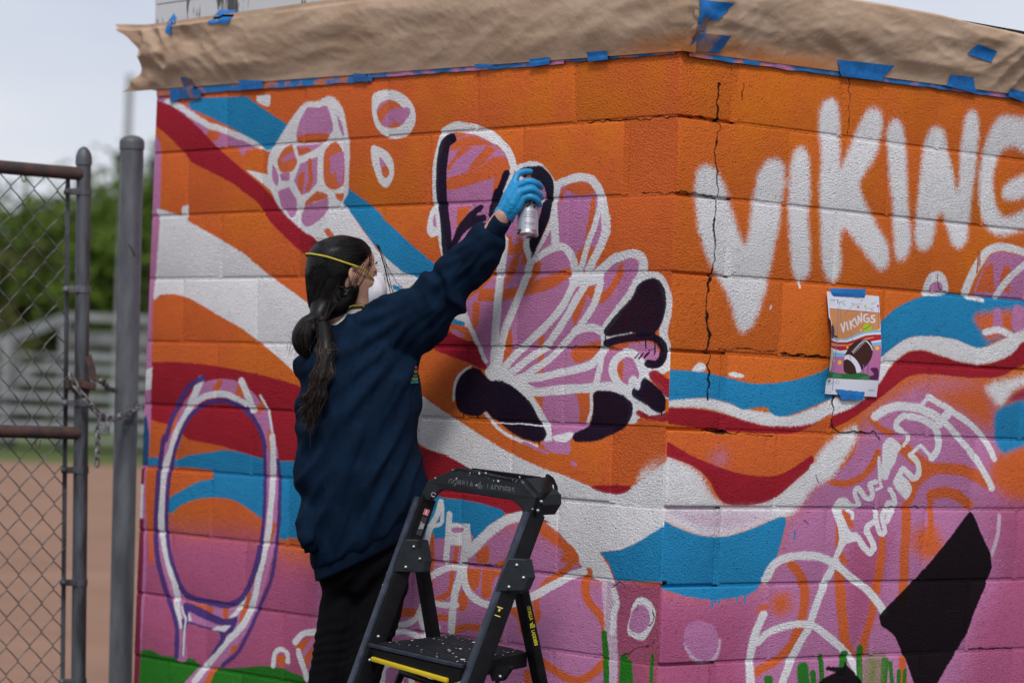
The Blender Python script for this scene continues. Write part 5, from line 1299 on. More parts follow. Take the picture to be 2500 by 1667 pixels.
for i in range(46):    # flyaways on the silhouette
    y = r_.uniform(-.05, .06); a = H(r_.uniform(-.1, .06), y, .112 - abs(y) * .4); strand(st, [a, a + hf * r_.uniform(-.03, .01) + hu * r_.uniform(.002, .012), a + hf * r_.uniform(-.05, .03) + hu * r_.uniform(.0, .008)], .0004, False)
for i in range(14):
    a = P(r_.uniform(715, 745), r_.uniform(800, 865), 7.77); strand(stb, [a, a - RV * r_.uniform(.005, .02) - UV * .01, a - RV * r_.uniform(.0, .022) - UV * r_.uniform(.02, .04)], .0004, False)
for pts in ([(921, 598), (938, 640), (950, 700), (957, 730)], [(923, 598), (940, 636), (953, 690), (960, 722)], [(925, 600), (946, 652), (968, 690), (990, 710)], [(924, 602), (938, 650), (948, 690), (966, 722)], [(921, 598), (934, 634), (945, 676), (952, 712)], [(918, 595), (930, 622), (940, 655), (946, 690)]):
    strand(st, [P(x, y, 7.80 + (y - 598) * .0002) for x, y in pts], .0010, False)
for i in range(5):
    x0 = r_.uniform(898, 910); strand(st, [P(x0 - 14, 588 + r_.uniform(0, 10), 7.80), P(x0, 610 + r_.uniform(0, 10), 7.795), P(x0 + r_.uniform(-4, 5), 634, 7.795), P(x0 + r_.uniform(-8, 3), 655 + r_.uniform(-6, 14), 7.797)], .0011, False)
for i in range(6):    # hair swept from the temple over the top of the ear
    x0 = r_.uniform(862, 900); strand(st, [P(x0 + 12, 640 + r_.uniform(-8, 8), 7.79), P(x0 - 4, 675, 7.785), P(x0 - 22, 700 + r_.uniform(0, 10), 7.79), P(x0 - 42, 722 + r_.uniform(0, 8), 7.80)], .0011, False)
tag(link('strands', mesh('strands', st.v, st.f), M_HAIR, hair, smooth=True), kind='stuff'); tag(link('strands', mesh('strands', stb.v, stb.f), M_HAIRB, hair, smooth=True), 'brown strands in the ponytail', kind='stuff')
ht = MB(); ht.tube([TIE + RV * .012 * math.cos(a) * 1.5 + FV * .012 * math.sin(a) * 1.2 - UV * .004 * math.cos(a) for a in [i * PI / 8 for i in range(17)]], .0035, 6, cap=False); ht.build('hair_tie', M_HAIR, hair, smooth=True)

# face mask with two yellow elastics
rows = []
for i in range(15):
    t = i / 14; row = []
    for k in range(32):
        a = 2 * PI * k / 32; ca, sa = math.cos(a), math.sin(a)
        ry, rz = .056 * (1 - .22 * max(0, sa)), .062
        s = math.cos(t * PI / 2) ** .75; d = math.sin(t * PI / 2) ** .9
        x = .056 + .068 * d + .012 * (1 - abs(ca)) * (1 - d) + (.014 * (sa > 0) * sa - .004) * (1 - d)
        row.append(H(x, ry * ca * s, -.046 + rz * sa * s + .006 * d))
    rows.append(row)
v, f = from_grid(rows, closed_v=True); me = mesh('face_mask', v, f)
mask = link('face_mask', me, M_MASK, person, smooth=True); so = mask.modifiers.new('s', 'SOLIDIFY'); so.thickness = .0015
me2 = MB(); me2.bar(H(.119, .016, -.004), H(.114, .030, -.026), hr, .004, .0012); me2.build('nose_clip', M_LEG, mask)
body_bvh = BVHTree.FromPolygons([v.co.copy() for v in bm_.vertices], [tuple(p.vertices) for p in bm_.polygons])
def strap(ctrl, name):
    pts = []
    for (a, b) in zip(ctrl[:-1], ctrl[1:]):
        for j in range(8): pts.append(Vector(a).lerp(Vector(b), j / 8))
    pts.append(Vector(ctrl[-1])); fin = []
    for p in pts:
        best = p
        for bv in (hb, body_bvh):
            dvec = (p - HC); dl = dvec.length; dn = dvec.normalized(); h, n_, _, _ = bv.ray_cast(HC + dn * .155, -dn, .16)
            if h is not None and (h - HC).length + .003 > (best - HC).length: best = h + dn * .003
        fin.append(best)
    for _ in range(3): fin = [fin[0]] + [(fin[i - 1] + fin[i] * 2 + fin[i + 1]) / 4 for i in range(1, len(fin) - 1)] + [fin[-1]]
    fin2 = fin; v = []
    for i, p in enumerate(fin2):
        t = (fin2[min(i + 1, len(fin2) - 1)] - fin2[max(0, i - 1)]).normalized(); nn = (p - HC).normalized(); w = t.cross(nn).normalized()
        v.append([p + w * .0026 + nn * .0006, p + nn * .0012, p - w * .0026 + nn * .0006, p - w * .0026 - nn * .0005, p + w * .0026 - nn * .0005])
    link(name, mesh(name, *from_grid(v, closed_v=True)), M_YEL, mask, smooth=True)
strap([H(.074, .048, -.012), H(.03, .084, .022), H(-.03, .09, .042), H(-.08, .07, .062), H(-.115, .03, .073), H(-.12, -.01, .074), H(-.1, -.05, .066), H(-.03, -.09, .042), H(.03, -.084, .022), H(.074, -.048, -.012)], 'mask_strap')
strap([H(.064, .048, -.074), H(.045, .056, -.084), H(.028, .060, -.088), H(.008, .062, -.088), H(-.012, .060, -.085)], 'mask_strap')
for s in (1, -1):
    m_ = MB(); m_.tube([H(.083, s * .019, .016), H(.0905, s * .028, .011), H(.088, s * .037, .010), H(.078, s * .044, .014)], .0011, 5); m_.build('eyelashes', M_HAIR, person, smooth=True)
    m_ = MB(); m_.tube([H(.092, s * .016, .036), H(.092, s * .030, .041), H(.082, s * .045, .035)], [.0018, .0024, .0012], 5); m_.build('eyebrow', M_HAIR, person, smooth=True)

# gloved hand closed round the can, forefinger on the nozzle
def PP(x, y, d): return P(1180 + x / 6.535, 380 + y / 6.535, d)
gl = MB()
def fing(pts, rr):
    path, rad = [], []
    P_ = [PP(*p) for p in pts]
    for i in range(len(P_) - 1):
        for j in range(5):
            t = j / 5; p0 = P_[max(0, i - 1)]; p1, p2 = P_[i], P_[i + 1]; p3 = P_[min(len(P_) - 1, i + 2)]
            path.append(.5 * ((2 * p1) + (-p0 + p2) * t + (2 * p0 - 5 * p1 + 4 * p2 - p3) * t * t + (-p0 + 3 * p1 - 3 * p2 + p3) * t ** 3)); rad.append(rr[i] * (1 - t) + rr[i + 1] * t)
    path.append(P_[-1]); rad.append(rr[-1]); gl.tube(path, rad, 14); gl.ball(path[-1], rad[-1], 12); gl.ball(path[0], rad[0], 12)
K = [(505, 425, 7.634), (535, 500, 7.620), (580, 590, 7.615), (625, 680, 7.620)]
Wr = [(275, 900, 7.640), (310, 920, 7.630), (350, 945, 7.628), (400, 975, 7.634)]
for k in range(4): fing([Wr[k], ((Wr[k][0] + K[k][0]) / 2 - 4 + k * 6, (Wr[k][1] + K[k][1]) / 2, (Wr[k][2] + K[k][2]) / 2 - .003), K[k]], [.0135, .0150, .0118])
fing([(330, 900, 7.648), (470, 720, 7.652), (560, 560, 7.652)], [.016, .018, .014])
fing([K[0], (540, 310, 7.642), (650, 256, 7.652), (752, 252, 7.660)], [.0112, .0092, .0082, .0074])
fing([K[1], (715, 412, 7.614), (862, 452, 7.626), (925, 512, 7.650)], [.0115, .0098, .0090, .0078])
fing([K[2], (765, 532, 7.612), (885, 604, 7.624), (930, 678, 7.650)], [.0112, .0096, .0088, .0076])
fing([K[3], (765, 655, 7.616), (868, 718, 7.628), (903, 792, 7.650)], [.0102, .0086, .0080, .0070])
fing([(400, 880, 7.662), (520, 700, 7.690), (640, 560, 7.706), (760, 470, 7.704)], [.0150, .0125, .0108, .0088])
gm = remesh(gl, .0021, 3, 'glove')
NR = [v.normal.copy() for v in gm.vertices]
for v, nr in zip(gm.vertices, NR):       # stretched nitrile creases across the back of the hand
    d = (v.co - CAM); dep = d.dot(FV); px = (1250 + d.dot(RV) / dep * FPX - 1180) * 6.535; py = (833.5 - d.dot(UV) / dep * FPX - 380) * 6.535
    q = (py * .86 - px * .30); k = math.exp(-((px - 470) / 190) ** 2)
    v.co += nr * (.00045 * k * (.3 + noise.noise(Vector((px * .004, py * .004, 8)))) * math.sin(q * .07 + 6 * noise.noise(Vector((px * .006, py * .006, 0)))) - .0006 * k * (abs(noise.noise(Vector((px * .01, q * .03, 3)))) < .07))
glove = link('glove', gm, M_GLOVE, person, smooth=True)
gc = MB(); a, b = PP(370, 890, 7.640), PP(318, 985, 7.640); gc.tube([a, a.lerp(b, .5), b, b.lerp(a, .03)], [.0285, .0288, .0300, .0275], 30, squash=(.80, 1), up=FV, cap=False)
me = mesh('glove_cuff', gc.v, gc.f)
for v in me.vertices: v.co += RV * .0018 * noise.noise(v.co * 70) + UV * .0025 * noise.noise(v.co * 60)
link('glove_cuff', me, M_GLOVE, glove, smooth=True)

# spray can
can_up = (UV * .96 + FV * .235 + RV * .032).normalized(); cb_ = PP(704, 1262, 7.640); cr = .0285
can = empty('spray_can', cb_, 'silver spray paint can gripped in the blue glove', 'spray can')
M_CAN = pmat('can_paint', (.44, .45, .50), rough=.35, metal=.35, var=.04, vscale=5, spec=.5); M_TIN = pmat('bare_tin', (.62, .62, .63), rough=.22, metal=.95, var=.06, vscale=30); M_INK = pmat('black_ink', (.03, .03, .035), rough=.6)
M_NOZ = pmat('orange_cap', (.45, .17, .05), rough=.5); M_WHT = pmat('white_plastic', (.7, .7, .68), rough=.5)
cx_ = can_up.orthogonal().normalized(); cx_ = (RV - can_up * RV.dot(can_up)).normalized(); cy_ = can_up.cross(cx_)
def lathe(prof, mat, name, parent, n=40):
    rows = [[cb_ + can_up * z + (cx_ * math.cos(2 * PI * k / n) + cy_ * math.sin(2 * PI * k / n)) * max(r, .0002) for k in range(n)] for r, z in prof]
    m_ = MB(); m_.add(from_grid(rows, closed_v=True)); return m_.build(name, mat, parent, smooth=True)
bd = lathe([(cr, .010), (cr, .125), (cr * .97, .130), (cr * .86, .138)], M_CAN, 'can_body', can)
lathe([(.0002, .006), (cr * .5, .004), (cr * .80, -.0005), (cr * .93, -.003), (cr * 1.02, -.002), (cr * 1.04, .001), (cr * 1.02, .0045), (cr * .985, .0065), (cr, .010)], M_TIN, 'bottom_rim', can)
lathe([(cr * .86, .138), (cr * .9, .1395), (cr * .75, .143), (cr * .5, .147), (.009, .148)], M_TIN, 'can_shoulder', can)
lathe([(.009, .147), (.0085, .153), (.0065, .155), (.0002, .1555)], M_WHT, 'collar', can, 20); lathe([(.0055, .154), (.006, .156), (.006, .1635), (.005, .166), (.0002, .1665)], M_NOZ, 'nozzle', can, 20)
def text_mesh(txt, size, bold=0.0, align='CENTER', res=3, space=1.0):
    cu = bpy.data.curves.new('t', 'FONT'); cu.body = txt; cu.size = size; cu.align_x = align; cu.align_y = 'CENTER'; cu.resolution_u = res; cu.offset = bold; cu.space_character = space
    o = bpy.data.objects.new('t', cu); COL.objects.link(o); dg = bpy.context.evaluated_depsgraph_get(); dg.update(); me = bpy.data.meshes.new_from_object(o.evaluated_get(dg)); bpy.data.objects.remove(o); bpy.data.curves.remove(cu); return me
def wrap_text(txt, size, ang, z, bold=0.0, name='lettering', scale_y=1.0, mat=M_INK):
    me = text_mesh(txt, size, bold); a0 = math.atan2(-1, 0) ; camd = CAM - cb_; base = math.atan2(camd.dot(cy_), camd.dot(cx_))
    for v in me.vertices:
        th = base + ang + v.co.x / cr * 1.0
        v.co = cb_ + can_up * (z + v.co.y * scale_y) + (cx_ * math.cos(th) + cy_ * math.sin(th)) * (cr + .0003)
    link(name, me, mat, bd)
wrap_text('94', .031, .22, .0785, .0010); wrap_text('THE MOST', .0062, .22, .056); wrap_text('VERSATILE', .0062, .22, .049); wrap_text('SPRAYPAINT', .0062, .22, .042)
wrap_text('|||| ||||| ||| |||||| ||||', .0042, .20, .025, .0001); wrap_text('||| |||| |||||', .0042, .20, .020)
# ------------------------------------------------------------------ step ladder
M_LAD = pmat('charcoal_plastic', (.017, .020, .024), rough=.5, var=.15, vscale=20, bump=.0004, bscale=300, spec=.25)
M_LADB = pmat('black_plastic', (.006, .006, .0075), rough=.5, var=.2, vscale=30, bump=.0004, bscale=300, spec=.15)
M_RAIL = pmat('dark_blue_grey_steel', (.034, .042, .062), rough=.45, metal=.2, var=.25, vscale=25, spec=.35)
M_YST = pmat('yellow_strip', (.72, .52, .01), rough=.45, var=.05); M_RIV = pmat('rivet_steel', (.55, .55, .55), rough=.3, metal=.9)
M_LET = pmat('grey_lettering', (.13, .135, .145), rough=.55); M_YLET = pmat('yellow_lettering', (.62, .52, .02), rough=.5)
M_REDL = pmat('red_label', (.35, .02, .04), rough=.5); M_WL = pmat('white_print', (.6, .6, .6), rough=.6); M_SPK = pmat('paint_specks', (.66, .66, .64), rough=.6); M_SPKR = pmat('pink_specks', (.55, .06, .10), rough=.6)
FLp, FRp, BRp, BLp = P(906, 1569, 7.42), P(1133, 1621, 7.10), P(1288, 1590, 7.30), P(1105, 1549, 7.62)
Wd = (FRp - FLp).normalized(); Dd = ((BRp - FRp) + (BLp - FLp)).normalized(); Dd = (Dd - Wd * Dd.dot(Wd)).normalized(); Nd = Wd.cross(Dd).normalized()
if Nd.z < 0: Nd = -Nd
ladder = empty('step_ladder', (0, 0, 0), 'black folding step ladder with a yellow strip under its top step, beside the painter', 'step ladder')
_g = (FLp + BRp) / 2; ladder.location = (_g.x, _g.y, 0)
def to_ground(a, b): return a + (b - a) * ((a.z - .03) / (a.z - b.z))
def R6(x, y, d): return P(1000 + x / 5.2275, 1100 + y / 5.2275, d)
def dl(px): return 7.56 - (px - 1030) / 255 * .30       # depth of the handle front face along its length
def RF(x, y, off=0.0): px = 1000 + x / 5.2275; return R6(x, y, dl(px)) + Dd * off
# hand rail moulding
front = [(125, 602), (228, 380), (560, 240), (640, 215), (1180, 335), (1400, 368), (1612, 592), (1560, 836), (1436, 822), (1430, 745), (1312, 635), (690, 535), (470, 498), (405, 497), (330, 545), (245, 640), (200, 625)]
hd = MB(); hd.prism([RF(*p) for p in front], Dd * .016)
me_front = hd.build('hand_rail', M_LAD, ladder)
b_ = me_front.modifiers.new('b', 'BEVEL'); b_.width = .0025; b_.segments = 2; b_.limit_method = 'ANGLE'
back = [(330, 420), (560, 262), (1400, 372), (1600, 590), (1590, 800), (1440, 780), (1430, 720), (1310, 620), (480, 485), (400, 480)]
bk = MB(); bk.prism([RF(x, y - 28, .060) for x, y in back], Dd * .012); o = bk.build('rear_rail', M_LADB, ladder); b_ = o.modifiers.new('b', 'BEVEL'); b_.width = .002; b_.segments = 2; b_.limit_method = 'ANGLE'
tr = MB(); tr.prism([RF(330, 430, .010), RF(590, 300, .010), RF(1390, 420, .010), RF(1590, 600, .010), RF(1575, 640, .010), RF(1380, 470, .010), RF(600, 345, .010), RF(345, 470, .010)], Dd * .055); tr.build('tray_floor', M_LADB, ladder)
tp = MB(); tp.prism([RF(560, 250, .014), RF(720, 262, .014), RF(700, 290, .014), RF(330, 430, .014), RF(240, 400, .014)], Dd * .052); o = tp.build('end_cap', M_LAD, ladder); tp = MB(); tp.prism([RF(1395, 372, .012), RF(1440, 352, .012), RF(1640, 575, .012), RF(1612, 600, .012)], Dd * .062); tp.build('end_cap', M_LAD, ladder); tp = MB()
tp.prism([RF(1612, 594, .014), RF(1640, 570, .014), RF(1640, 700, .014), RF(1560, 830, .014), RF(1556, 760, .014)], Dd * .062)
o = tp.build('end_cap', M_LAD, ladder)
ecap = MB(); ecap.prism([R6(1620, 590, 7.22), R6(1690, 520, 7.24), R6(1740, 296, 7.30), R6(1800, 335, 7.31), R6(1852, 450, 7.31), R6(1866, 652, 7.31), R6(1700, 812, 7.27), R6(1575, 842, 7.24)], Wd * .012)
ecap.build('end_cap', M_LADB, ladder)
lip = MB(); lip.prism([RF(560, 236, -.003), RF(640, 212, -.003), RF(1180, 332, -.003), RF(1402, 364, -.003), RF(1400, 384, -.003), RF(1180, 352, -.003), RF(640, 232, -.003), RF(560, 254, -.003)], Dd * .010); lip.build('lip', M_LAD, ladder)
# front legs: narrow face coloured lighter as if lit, deep channel behind it coloured black
def leg(a, b, w, t, name='leg', mat=M_RAIL, deep=None, foot=True):
    g_ = to_ground(a, b); m = MB(); m.bar(a, g_, deep if deep is not None else Dd, w, t, .003); o = m.build(name, mat, ladder, smooth=True)
    if foot:
        f_ = MB(); dn = (g_ - a).normalized(); f_.bar(g_ - dn * .035, Vector((g_.x, g_.y, g_.z - .028)), Dd, w + .012, t + .014, .003); f_.build('rubber_foot', M_LADB, o)
    return o
LFt, LFb = P(1027, 1215, 7.56), P(900, 1568, 7.42)
RFt, RFb = P(1290, 1252, 7.24), P(1150, 1632, 7.10)
leg(LFt - Wd * .008, LFb - Wd * .008, .020, .020); lf2 = leg(LFt + Dd * .022 + Wd * .006, LFb + Dd * .022 + Wd * .006, .045, .014, 'leg_channel', M_LADB, foot=False)
leg(RFt, RFb, .022, .021); leg(RFt + Dd * .024 + Wd * .005, RFb + Dd * .024 + Wd * .005, .046, .018, 'leg_channel', M_LADB, foot=False)
lrt, lrb = P(1030, 1385, 7.56), P(1058, 1553, 7.61); leg(lrt, lrb, .026, .036, 'rear_leg', M_LADB, Wd.cross(Vector((0, 0, 1))).normalized())
rrt, rrb = P(1272, 1440, 7.25), P(1319, 1667, 7.33); rr_leg = leg(rrt, rrb, .026, .036, 'rear_leg', M_LADB, Wd.cross(Vector((0, 0, 1))).normalized())
HH = lambda x, y: (900 + x / 2.6137, 1067 + y / 2.6137)
def bracket(pts, d, riv):
    m = MB(); m.prism([P(*HH(x, y), d) for x, y in pts], Dd * .024); o = m.build('bracket', M_LAD, ladder); b_ = o.modifiers.new('b', 'BEVEL'); b_.width = .0025; b_.segments = 2; b_.limit_method = 'ANGLE'
    for x, y in riv:
        r_m = MB(); c = P(*HH(x, y), d) - FV * .001; r_m.ball(c, .0048, 12, (1, 1, 1)); r_m.build('rivet', M_RIV, o, smooth=True)
bracket([(232, 650), (335, 655), (362, 790), (345, 862), (152, 858), (175, 790)], 7.475, [(288, 698), (327, 775), (237, 828)])
bracket([(890, 772), (998, 778), (1020, 895), (985, 978), (805, 985), (835, 905)], 7.155, [(945, 815), (988, 895), (895, 955)])
for (x, y, d) in ((1102, 410, 7.19), (1080, 467, 7.19), (62, 1270, 7.40), (8, 1420, 7.36)):
    r_m = MB(); r_m.ball(P(*HH(x, y), d), .0045, 12); r_m.build('rivet', M_RIV, ladder, smooth=True)
rg = MB(); c = P(*HH(414, 366), 7.50); rg.tube([c + (RV * math.cos(a) + UV * math.sin(a)) * .0055 for a in [i * 2 * PI / 14 for i in range(13)]], .0016, 6); rg.build('rivet', M_RIV, ladder)
# top step
def step(fl, fr, br, bl, th, name, ribs=True):
    m = MB(); m.prism([fl, fr, br, bl], -Nd * th); o = m.build(name, M_LADB, ladder); b_ = o.modifiers.new('b', 'BEVEL'); b_.width = .004; b_.segments = 2; b_.limit_method = 'ANGLE'
    if ribs:
        t = MB(); n = 17
        for i in range(n):
            k = .05 + .90 * i / (n - 1); a = fl.lerp(bl, k); b = fr.lerp(br, k); a2, b2 = a.lerp(b, .04), a.lerp(b, .96)
            t.bar(a2 + Nd * .0012, b2 + Nd * .0012, Dd, .006, .0030)
        tag(t.build('tread_rib', M_LAD, o), kind='stuff')
    return o
st1 = step(FLp, FRp, BRp, BLp, .040, 'step')
lipm = MB(); a, b = FLp - Dd * .006 - Nd * .004, FRp - Dd * .006 - Nd * .004; lipm.bar(a, b, Nd, .010, .012, .002); lipm.build('front_lip', M_RAIL, st1)
fb = MB(); fb.prism([FLp - Dd * .012 - Nd * .012, FRp - Dd * .012 - Nd * .012, FRp - Dd * .012 - Nd * .040, FRp.lerp(FLp, .12) - Dd * .012 - Nd * .055, FLp.lerp(FRp, .06) - Dd * .012 - Nd * .040, FLp - Dd * .012 - Nd * .034], Dd * .014); fb.build('front_board', M_LADB, st1)
ys = MB(); ys.bar(FLp.lerp(FRp, .07) - Nd * .036 - Dd * .016, FLp.lerp(FRp, .885) - Nd * .046 - Dd * .016, Nd, .012, .010, .003); ys.build('yellow_strip', M_YST, st1, smooth=True)
hp = MB(); SS = lambda x, y: (850 + x / 4.276, 1350 + y / 4.276)
hp.prism([P(*SS(x, y), 7.17) for x, y in ((1515, 1195), (1675, 1170), (1690, 1205), (1602, 1330), (1500, 1335), (1475, 1250))], Dd * .012); hp.build('hinge_plate', M_LADB, ladder)
r_m = MB(); r_m.ball(P(*SS(1585, 1285), 7.165), .005, 12); r_m.build('rivet', M_RIV, ladder, smooth=True)
br1 = MB(); br1.tube([P(*SS(590, 1160), 7.50), P(*SS(500, 1400), 7.46)], .010, 8); br1.build('brace', M_LADB, ladder, smooth=True)
br2 = MB(); br2.tube([P(*SS(560, 1240), 7.48), P(*SS(700, 1290), 7.40), P(*SS(1000, 1400), 7.25)], .009, 8); br2.build('brace', M_LADB, ladder, smooth=True)
br3 = MB(); br3.tube([P(*SS(1560, 1330), 7.18), P(*SS(1540, 1480), 7.16)], .006, 8); br3.build('brace', M_LADB, ladder, smooth=True)
for k in (1, 2):                              # lower steps, out of the picture
    def down(a_, b_, z): t = (a_.z - z) / (a_.z - b_.z); return a_ + (b_ - a_) * t
    z = FRp.z - .235 * k - .01
    fl, fr = down(LFt, LFb, z + .02), down(RFt, RFb, z)
    step(fl, fr, fr + Dd * .16, fl + Dd * .16, .035, 'step', False)
# lettering laid on flat faces
def place_text(txt, size, org, xdir, ydir, mat, parent, bold=0.0, name='lettering', lift=.0008, squeeze=1.0, align='CENTER'):
    me = text_mesh(txt, size, bold, align); xd, yd = Vector(xdir).normalized(), Vector(ydir); yd = (yd - xd * yd.dot(xd)).normalized(); nn = xd.cross(yd)
    if nn.dot(FV) > 0: nn = -nn
    for v in me.vertices: v.co = Vector(org) + xd * v.co.x * squeeze + yd * v.co.y + nn * lift
    return link(name, me, mat, parent)
def gorilla(c, s, xd, yd, mat, parent):
    """small flame-like ape emblem between the two words"""
    m = MB(); nn = Vector(xd).normalized().cross(Vector(yd).normalized()); nn = nn if nn.dot(FV) < 0 else -nn
    for poly in ([(-.9, -1), (-.55, .1), (-.75, .3), (-.35, .75), (-.1, .2), (-.35, -.2), (-.45, -1)], [(-.25, -1), (-.2, -.2), (.05, .1), (.15, .9), (.35, 1.25), (.45, .7), (.3, .3), (.2, -.3), (.15, -1)], [(.35, -1), (.4, -.3), (.55, .2), (.95, .05), (.85, -.5), (.8, -1)], [(-.2, .35), (.05, .25), (.1, .6), (-.1, .75)]):
        m.prism([Vector(c) + Vector(xd).normalized() * x * s + Vector(yd).normalized() * y * s + nn * .0009 for x, y in poly], nn * .0002)
    m.build('emblem', mat, parent)
xd = (RF(1340, 500) - RF(500, 385)).normalized(); yd = (RF(560, 300) - RF(560, 420)); yd = (yd - xd * yd.dot(xd)).normalized()
place_text('GORILLA', .0235, RF(660, 418, -.0008), xd, yd, M_LET, me_front, .0004, squeeze=1.05); place_text('LADDERS', .0235, RF(1168, 490, -.0008), xd, yd, M_LET, me_front, .0004, squeeze=1.08)
gorilla(RF(902, 442, -.001), .0100, xd, yd, M_LET, me_front)
rd = (rrb - rrt).normalized(); sd2 = (RV - rd * RV.dot(rd)).normalized(); yc = -FV
pA = P(*HH(1028, 1118), 7.235); pB = P(*HH(1058, 1275), 7.245); rx = (P(*HH(1075, 1330), 7.25) - P(*HH(1015, 1065), 7.23)).normalized(); ry_ = (RV - rx * RV.dot(rx)).normalized()
place_text('GORILLA', .0115, pA, rx, ry_, M_YLET, rr_leg, .0005, lift=.004, squeeze=.80); place_text('LADDERS', .0115, pB, rx, ry_, M_YLET, rr_leg, .0005, lift=.004, squeeze=.86)
gorilla(P(*HH(1043, 1195), 7.235) - FV * .004, .0075, ry_, -rx, M_YLET, rr_leg)
lx = (LFt - LFb).normalized(); ly = (RV - lx * RV.dot(lx)).normalized()
c1 = P(*HH(368, 478), 7.475); m = MB(); m.obox(c1, lx * .0085, ly * .0072, FV * .0006); m.build('red_label', M_REDL, lf2)
c2 = P(*HH(338, 565), 7.45); m = MB(); m.obox(c2, lx * .026, ly * .0070, FV * .0006); m.build('black_label', M_LADB, lf2)
place_text('|||||||', .0085, c2 - FV * .0012 + ly * .002, lx, -ly, M_WL, lf2, lift=.0006); place_text('|||| ||||| |||||', .0048, c2 - FV * .0012 - ly * .0038, lx, -ly, M_WL, lf2, lift=.0006)
place_text('|', .012, c1 - FV * .001, ly, lx, M_WL, lf2, .0004)
rx2 = (RFt - RFb).normalized(); ry2 = (RV - rx2 * RV.dot(rx2)).normalized()
for k, (y0, hgt) in enumerate(((1085, .0016), (1138, .0016))):
    m = MB(); m.obox(P(*HH(838 - k * 16, y0), 7.115), ry2 * .0075, rx2 * hgt * .6, FV * .0005); m.build('yellow_label', M_YLET, ladder)
place_text('|||', .0075, P(*HH(835, 1100), 7.114), ry2, rx2, M_YLET, ladder, .0003)
# dried paint specks
def specks(name, pts, mat, parent, seed):
    r_ = random.Random(seed); m = MB()
    for c, u_, w_, s in pts:
        n = 7; k0 = r_.uniform(0, 6); m.add(([c + (u_ * math.cos(2 * PI * i / n + k0) * r_.uniform(.6, 1.3) + w_ * math.sin(2 * PI * i / n + k0) * r_.uniform(.4, 1.1)) * s for i in range(n)], [tuple(range(n))]))
    tag(m.build(name, mat, parent, fix=False), kind='stuff')
r_ = random.Random(4); sp = []
for i in range(26):
    x = r_.uniform(540, 1560); y = 250 + (x - 560) * .152 + r_.gauss(0, 14) + (r_.random() < .25) * r_.uniform(0, 230); sp.append((RF(x, y, -.0040), xd, yd, r_.uniform(.0006, .0020)))
for x, y, s in ((1200, 228, .004), (905, 285, .004), (990, 285, .004), (1148, 382, .004), (868, 440, .004), (345, 345, .003), (615, 350, .003), (1585, 742, .004), (1420, 335, .003)): sp.append((RF(x, y, -.0042), xd, yd, s))
specks('paint_speck', sp, M_SPK, me_front, 1)
sp = []
for i in range(60):
    a, b = r_.random(), r_.random(); sp.append((FLp.lerp(FRp, a).lerp(BLp.lerp(BRp, a), b) + Nd * .0033, Wd, Dd, r_.uniform(.0008, .0042) * (1 if i % 6 else 2.0)))
specks('paint_speck', sp, M_SPK, st1, 2)
sp = []
for i in range(46):
    t = r_.uniform(.1, 1.3); c = LFt.lerp(LFb, t) - Wd * .008 - Dd * .0108 + Wd * r_.uniform(-.008, .008); sp.append((c, Wd, lx, r_.uniform(.0006, .0020)))
for i in range(16):
    t = r_.uniform(.1, 1.1); c = RFt.lerp(RFb, t) - Dd * .0118 + Wd * r_.uniform(-.008, .008); sp.append((c, Wd, lx, r_.uniform(.0006, .0016)))
specks('paint_speck', sp, M_SPK, ladder, 3)
sp = [(RFt.lerp(RFb, t) - Dd * .0119 + Wd * r_.uniform(-.007, .007), Wd, rx2, r_.uniform(.0012, .0035)) for t in (.06, .09, .14, .17, .19, .22, .28, .33, .66)]
specks('paint_speck', sp, M_SPKR, ladder, 4)
ew = MB(); c = R6(1805, 455, 7.285); ew.prism([c + Vector(p) for p in ((0, 0, .006), (.004, .005, .004), (.005, .006, -.005), (0, 0, -.006))], -FV * .001); tag(ew.build('paint_speck', M_SPK, ladder), kind='stuff')

